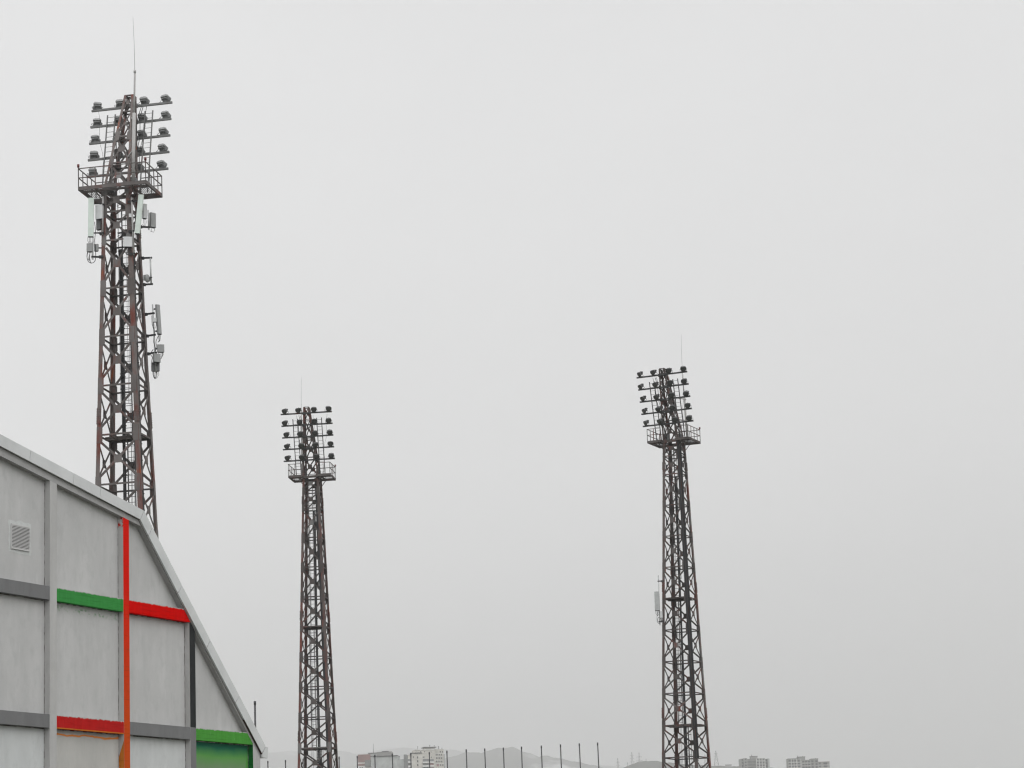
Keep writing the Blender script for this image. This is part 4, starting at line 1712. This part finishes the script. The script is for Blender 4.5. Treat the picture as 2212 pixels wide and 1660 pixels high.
D_.box('wall', 1405, 1612, 210, None, 2.5, 13, M['panel_block'])
D_.box('wall', 1612, 1765, 190, None, 1.8, 13, M['panel_block'])
D_.box('wall', 1765, 2006, 252, None, 3.0, 14, M['panel_block'])
D_.box('roof_room', 1345, 1495, 148, 212, 3, 11, M['panel_block'])
D_.box('roof_edge', 1340, 1500, 140, 150, 2.5, 11.5, M['dark_roof'])
D_.box('roof_edge', 1114, 1345, 184, 193, -.4, 12, M['dark_roof'])
D_.box('roof_edge', 1612, 1768, 182, 191, 1.4, 13, M['dark_roof'])
D_.box('roof_edge', 1764, 2008, 245, 254, 2.6, 14, M['brick'])
for y in (205, 264, 325, 385):
    D_.windows([1155, 1215, 1272, 1345], [y + 28], 42, 36, 0, M['window'])
    D_.windows([1450, 1510, 1570], [y + 42], 44, 36, 2.5, M['window'])
    D_.windows([1640, 1725], [y + 34], 44, 36, 1.8, M['window'])
    D_.windows([1800, 1895, 1935], [y + 80], 40, 36, 3.0, M['window'])
    D_.box('floor_band', 1118, 1402, y + 54, y + 62, -.12, 0, M['white_band'])
    D_.box('floor_band', 1408, 1610, y + 68, y + 76, 2.38, 2.5, M['white_band'])
    D_.box('floor_band', 1768, 2004, y + 108, y + 115, 2.88, 3.0, M['white_band'])
for x in (1190, 1242, 1300, 1392):
    D_.box('pier', x - 4, x + 4, 195, None, -.14, 0, M['white_band'])
for x, y in ((1345, 118), (1458, 122), (1728, 165)):
    mb = MB()
    mb.tube([(D_.X(x), 6, D_.Z(x, 190)), (D_.X(x), 6, D_.Z(x, y))], .3, 5)
    mb.build('roof_aerial', M['block_grey'], D_.root)

# ------------------------------------------------------------------ pylons on the far hill
def zp4(x, y):
    return ((2420 + x / 4.096) / 1.8517, (2960 + y / 4.096) / 1.8517)


def pylon(zx, zy, D, hgt, wbase, arms, label, th=.34):
    top = at(*zp4(zx, zy), D)
    root = empty('electricity_pylon', (top.x, D, top.z - hgt))
    tag(root, label, 'pylon', 'electricity pylons on the hill')
    mb = MB()
    hb = wbase / 2

    def cnr(s, t_, z):
        k = max(0.0, z / hgt)
        h = hb * (1 - k) ** 1.25 + .35
        return Vector((s * h, t_ * h, z))
    lv = [0, .2, .36, .5, .62, .72, .82, .92, 1.0]
    for s in (-1, 1):
        for t_ in (-1, 1):
            for a, b in zip(lv, lv[1:]):
                mb.bar(cnr(s, t_, a * hgt), cnr(s, t_, b * hgt), th, th)
    for a, b in zip(lv, lv[1:]):
        for s in (-1, 1):
            mb.bar(cnr(-1, s, a * hgt), cnr(1, s, b * hgt), th * .6, th * .6)
            mb.bar(cnr(1, s, a * hgt), cnr(-1, s, b * hgt), th * .6, th * .6)
            mb.bar(cnr(s, -1, a * hgt), cnr(s, 1, b * hgt), th * .6, th * .6)
    mb.build('lattice_mast', M['pylon'], root)
    for k, wd in arms:
        mb = MB()
        z = k * hgt
        for s in (-1, 1):
            mb.bar((s * .3, 0, z), (s * wd / 2, 0, z), th * 1.0, th * 1.0)
            mb.bar((s * .3, 0, z + 1.6), (s * wd / 2, 0, z + .1), th * .7, th * .7)
            mb.bar((s * wd / 2, 0, z), (s * wd / 2, 0, z - 1.8), th * .6, th * .6)
        mb.build('cross_arm', M['pylon'], root)


pylon(207, 300, 4780, 69, 12.5, [(.80, 7), (.88, 6)], 'faint electricity pylon at the left foot of the dark hill, lowest standing of the pylons')
pylon(438, 203, 4800, 67, 12.5, [(.72, 9), (.82, 8), (.91, 6)], 'slender electricity pylon rising behind the left slope of the dark hill')
pylon(556, 208, 4880, 63, 9, [(.58, 19), (.74, 13), (.86, 10)], 'electricity pylon with three wide cross arms behind the hill crest')
pylon(1814, 178, 4720, 53, 17, [(.70, 9), (.80, 8), (.90, 6)], 'electricity pylon standing on the low ridge just right of the right tower')
pylon(672, 310, 5700, 44, 9, [(.8, 7)], 'tiny faint electricity pylon tip above the middle of the hill crest', .3)
pylon(1636, 240, 5700, 66, 15, [(.72, 9), (.86, 7)], 'faint electricity pylon seen through the right side of the right tower', .3)
pylon(368, 370, 5200, 66, 10, [(.85, 7)], 'very faint short pylon between the two left pylons, beside the hill slope', .3)
# low hut on the ridge
p = at(*zp4(2022, 432), 4590)
hut = empty('hut', (p.x, 4590, p.z - 9))
tag(hut, 'small flat hut on the ridge left of the weathered grey block', 'hut')
MB().box(-5.5, 5.5, -3, 3, 0, 11.2).build('wall', M['panel_block'], hut)
MB().box(-6, 6, -3.4, 3.4, 11.2, 11.8).build('roof', M['dark_roof'], hut)

# ------------------------------------------------------------------ haze
hm = bpy.data.materials.new('haze air')
hm.use_nodes = True
ht = hm.node_tree
for n_ in list(ht.nodes):
    if n_.type != 'OUTPUT_MATERIAL':
        ht.nodes.remove(n_)
pv = ht.nodes.new('ShaderNodeVolumePrincipled')
pv.inputs['Color'].default_value = (.928, .930, .937, 1)
pv.inputs['Density'].default_value = 1.55e-4
pv.inputs['Anisotropy'].default_value = .55
pv.inputs['Density Attribute'].default_value = ''
ht.links.new(pv.outputs[0], [n_ for n_ in ht.nodes if n_.type == 'OUTPUT_MATERIAL'][0].inputs['Volume'])
hm.cycles.homogeneous_volume = True
mb = MB()
mb.box(-9900, 9900, -3300, 17500, -2, 1080)
hz = mb.build('haze', hm)
tag(hz, kind='stuff')
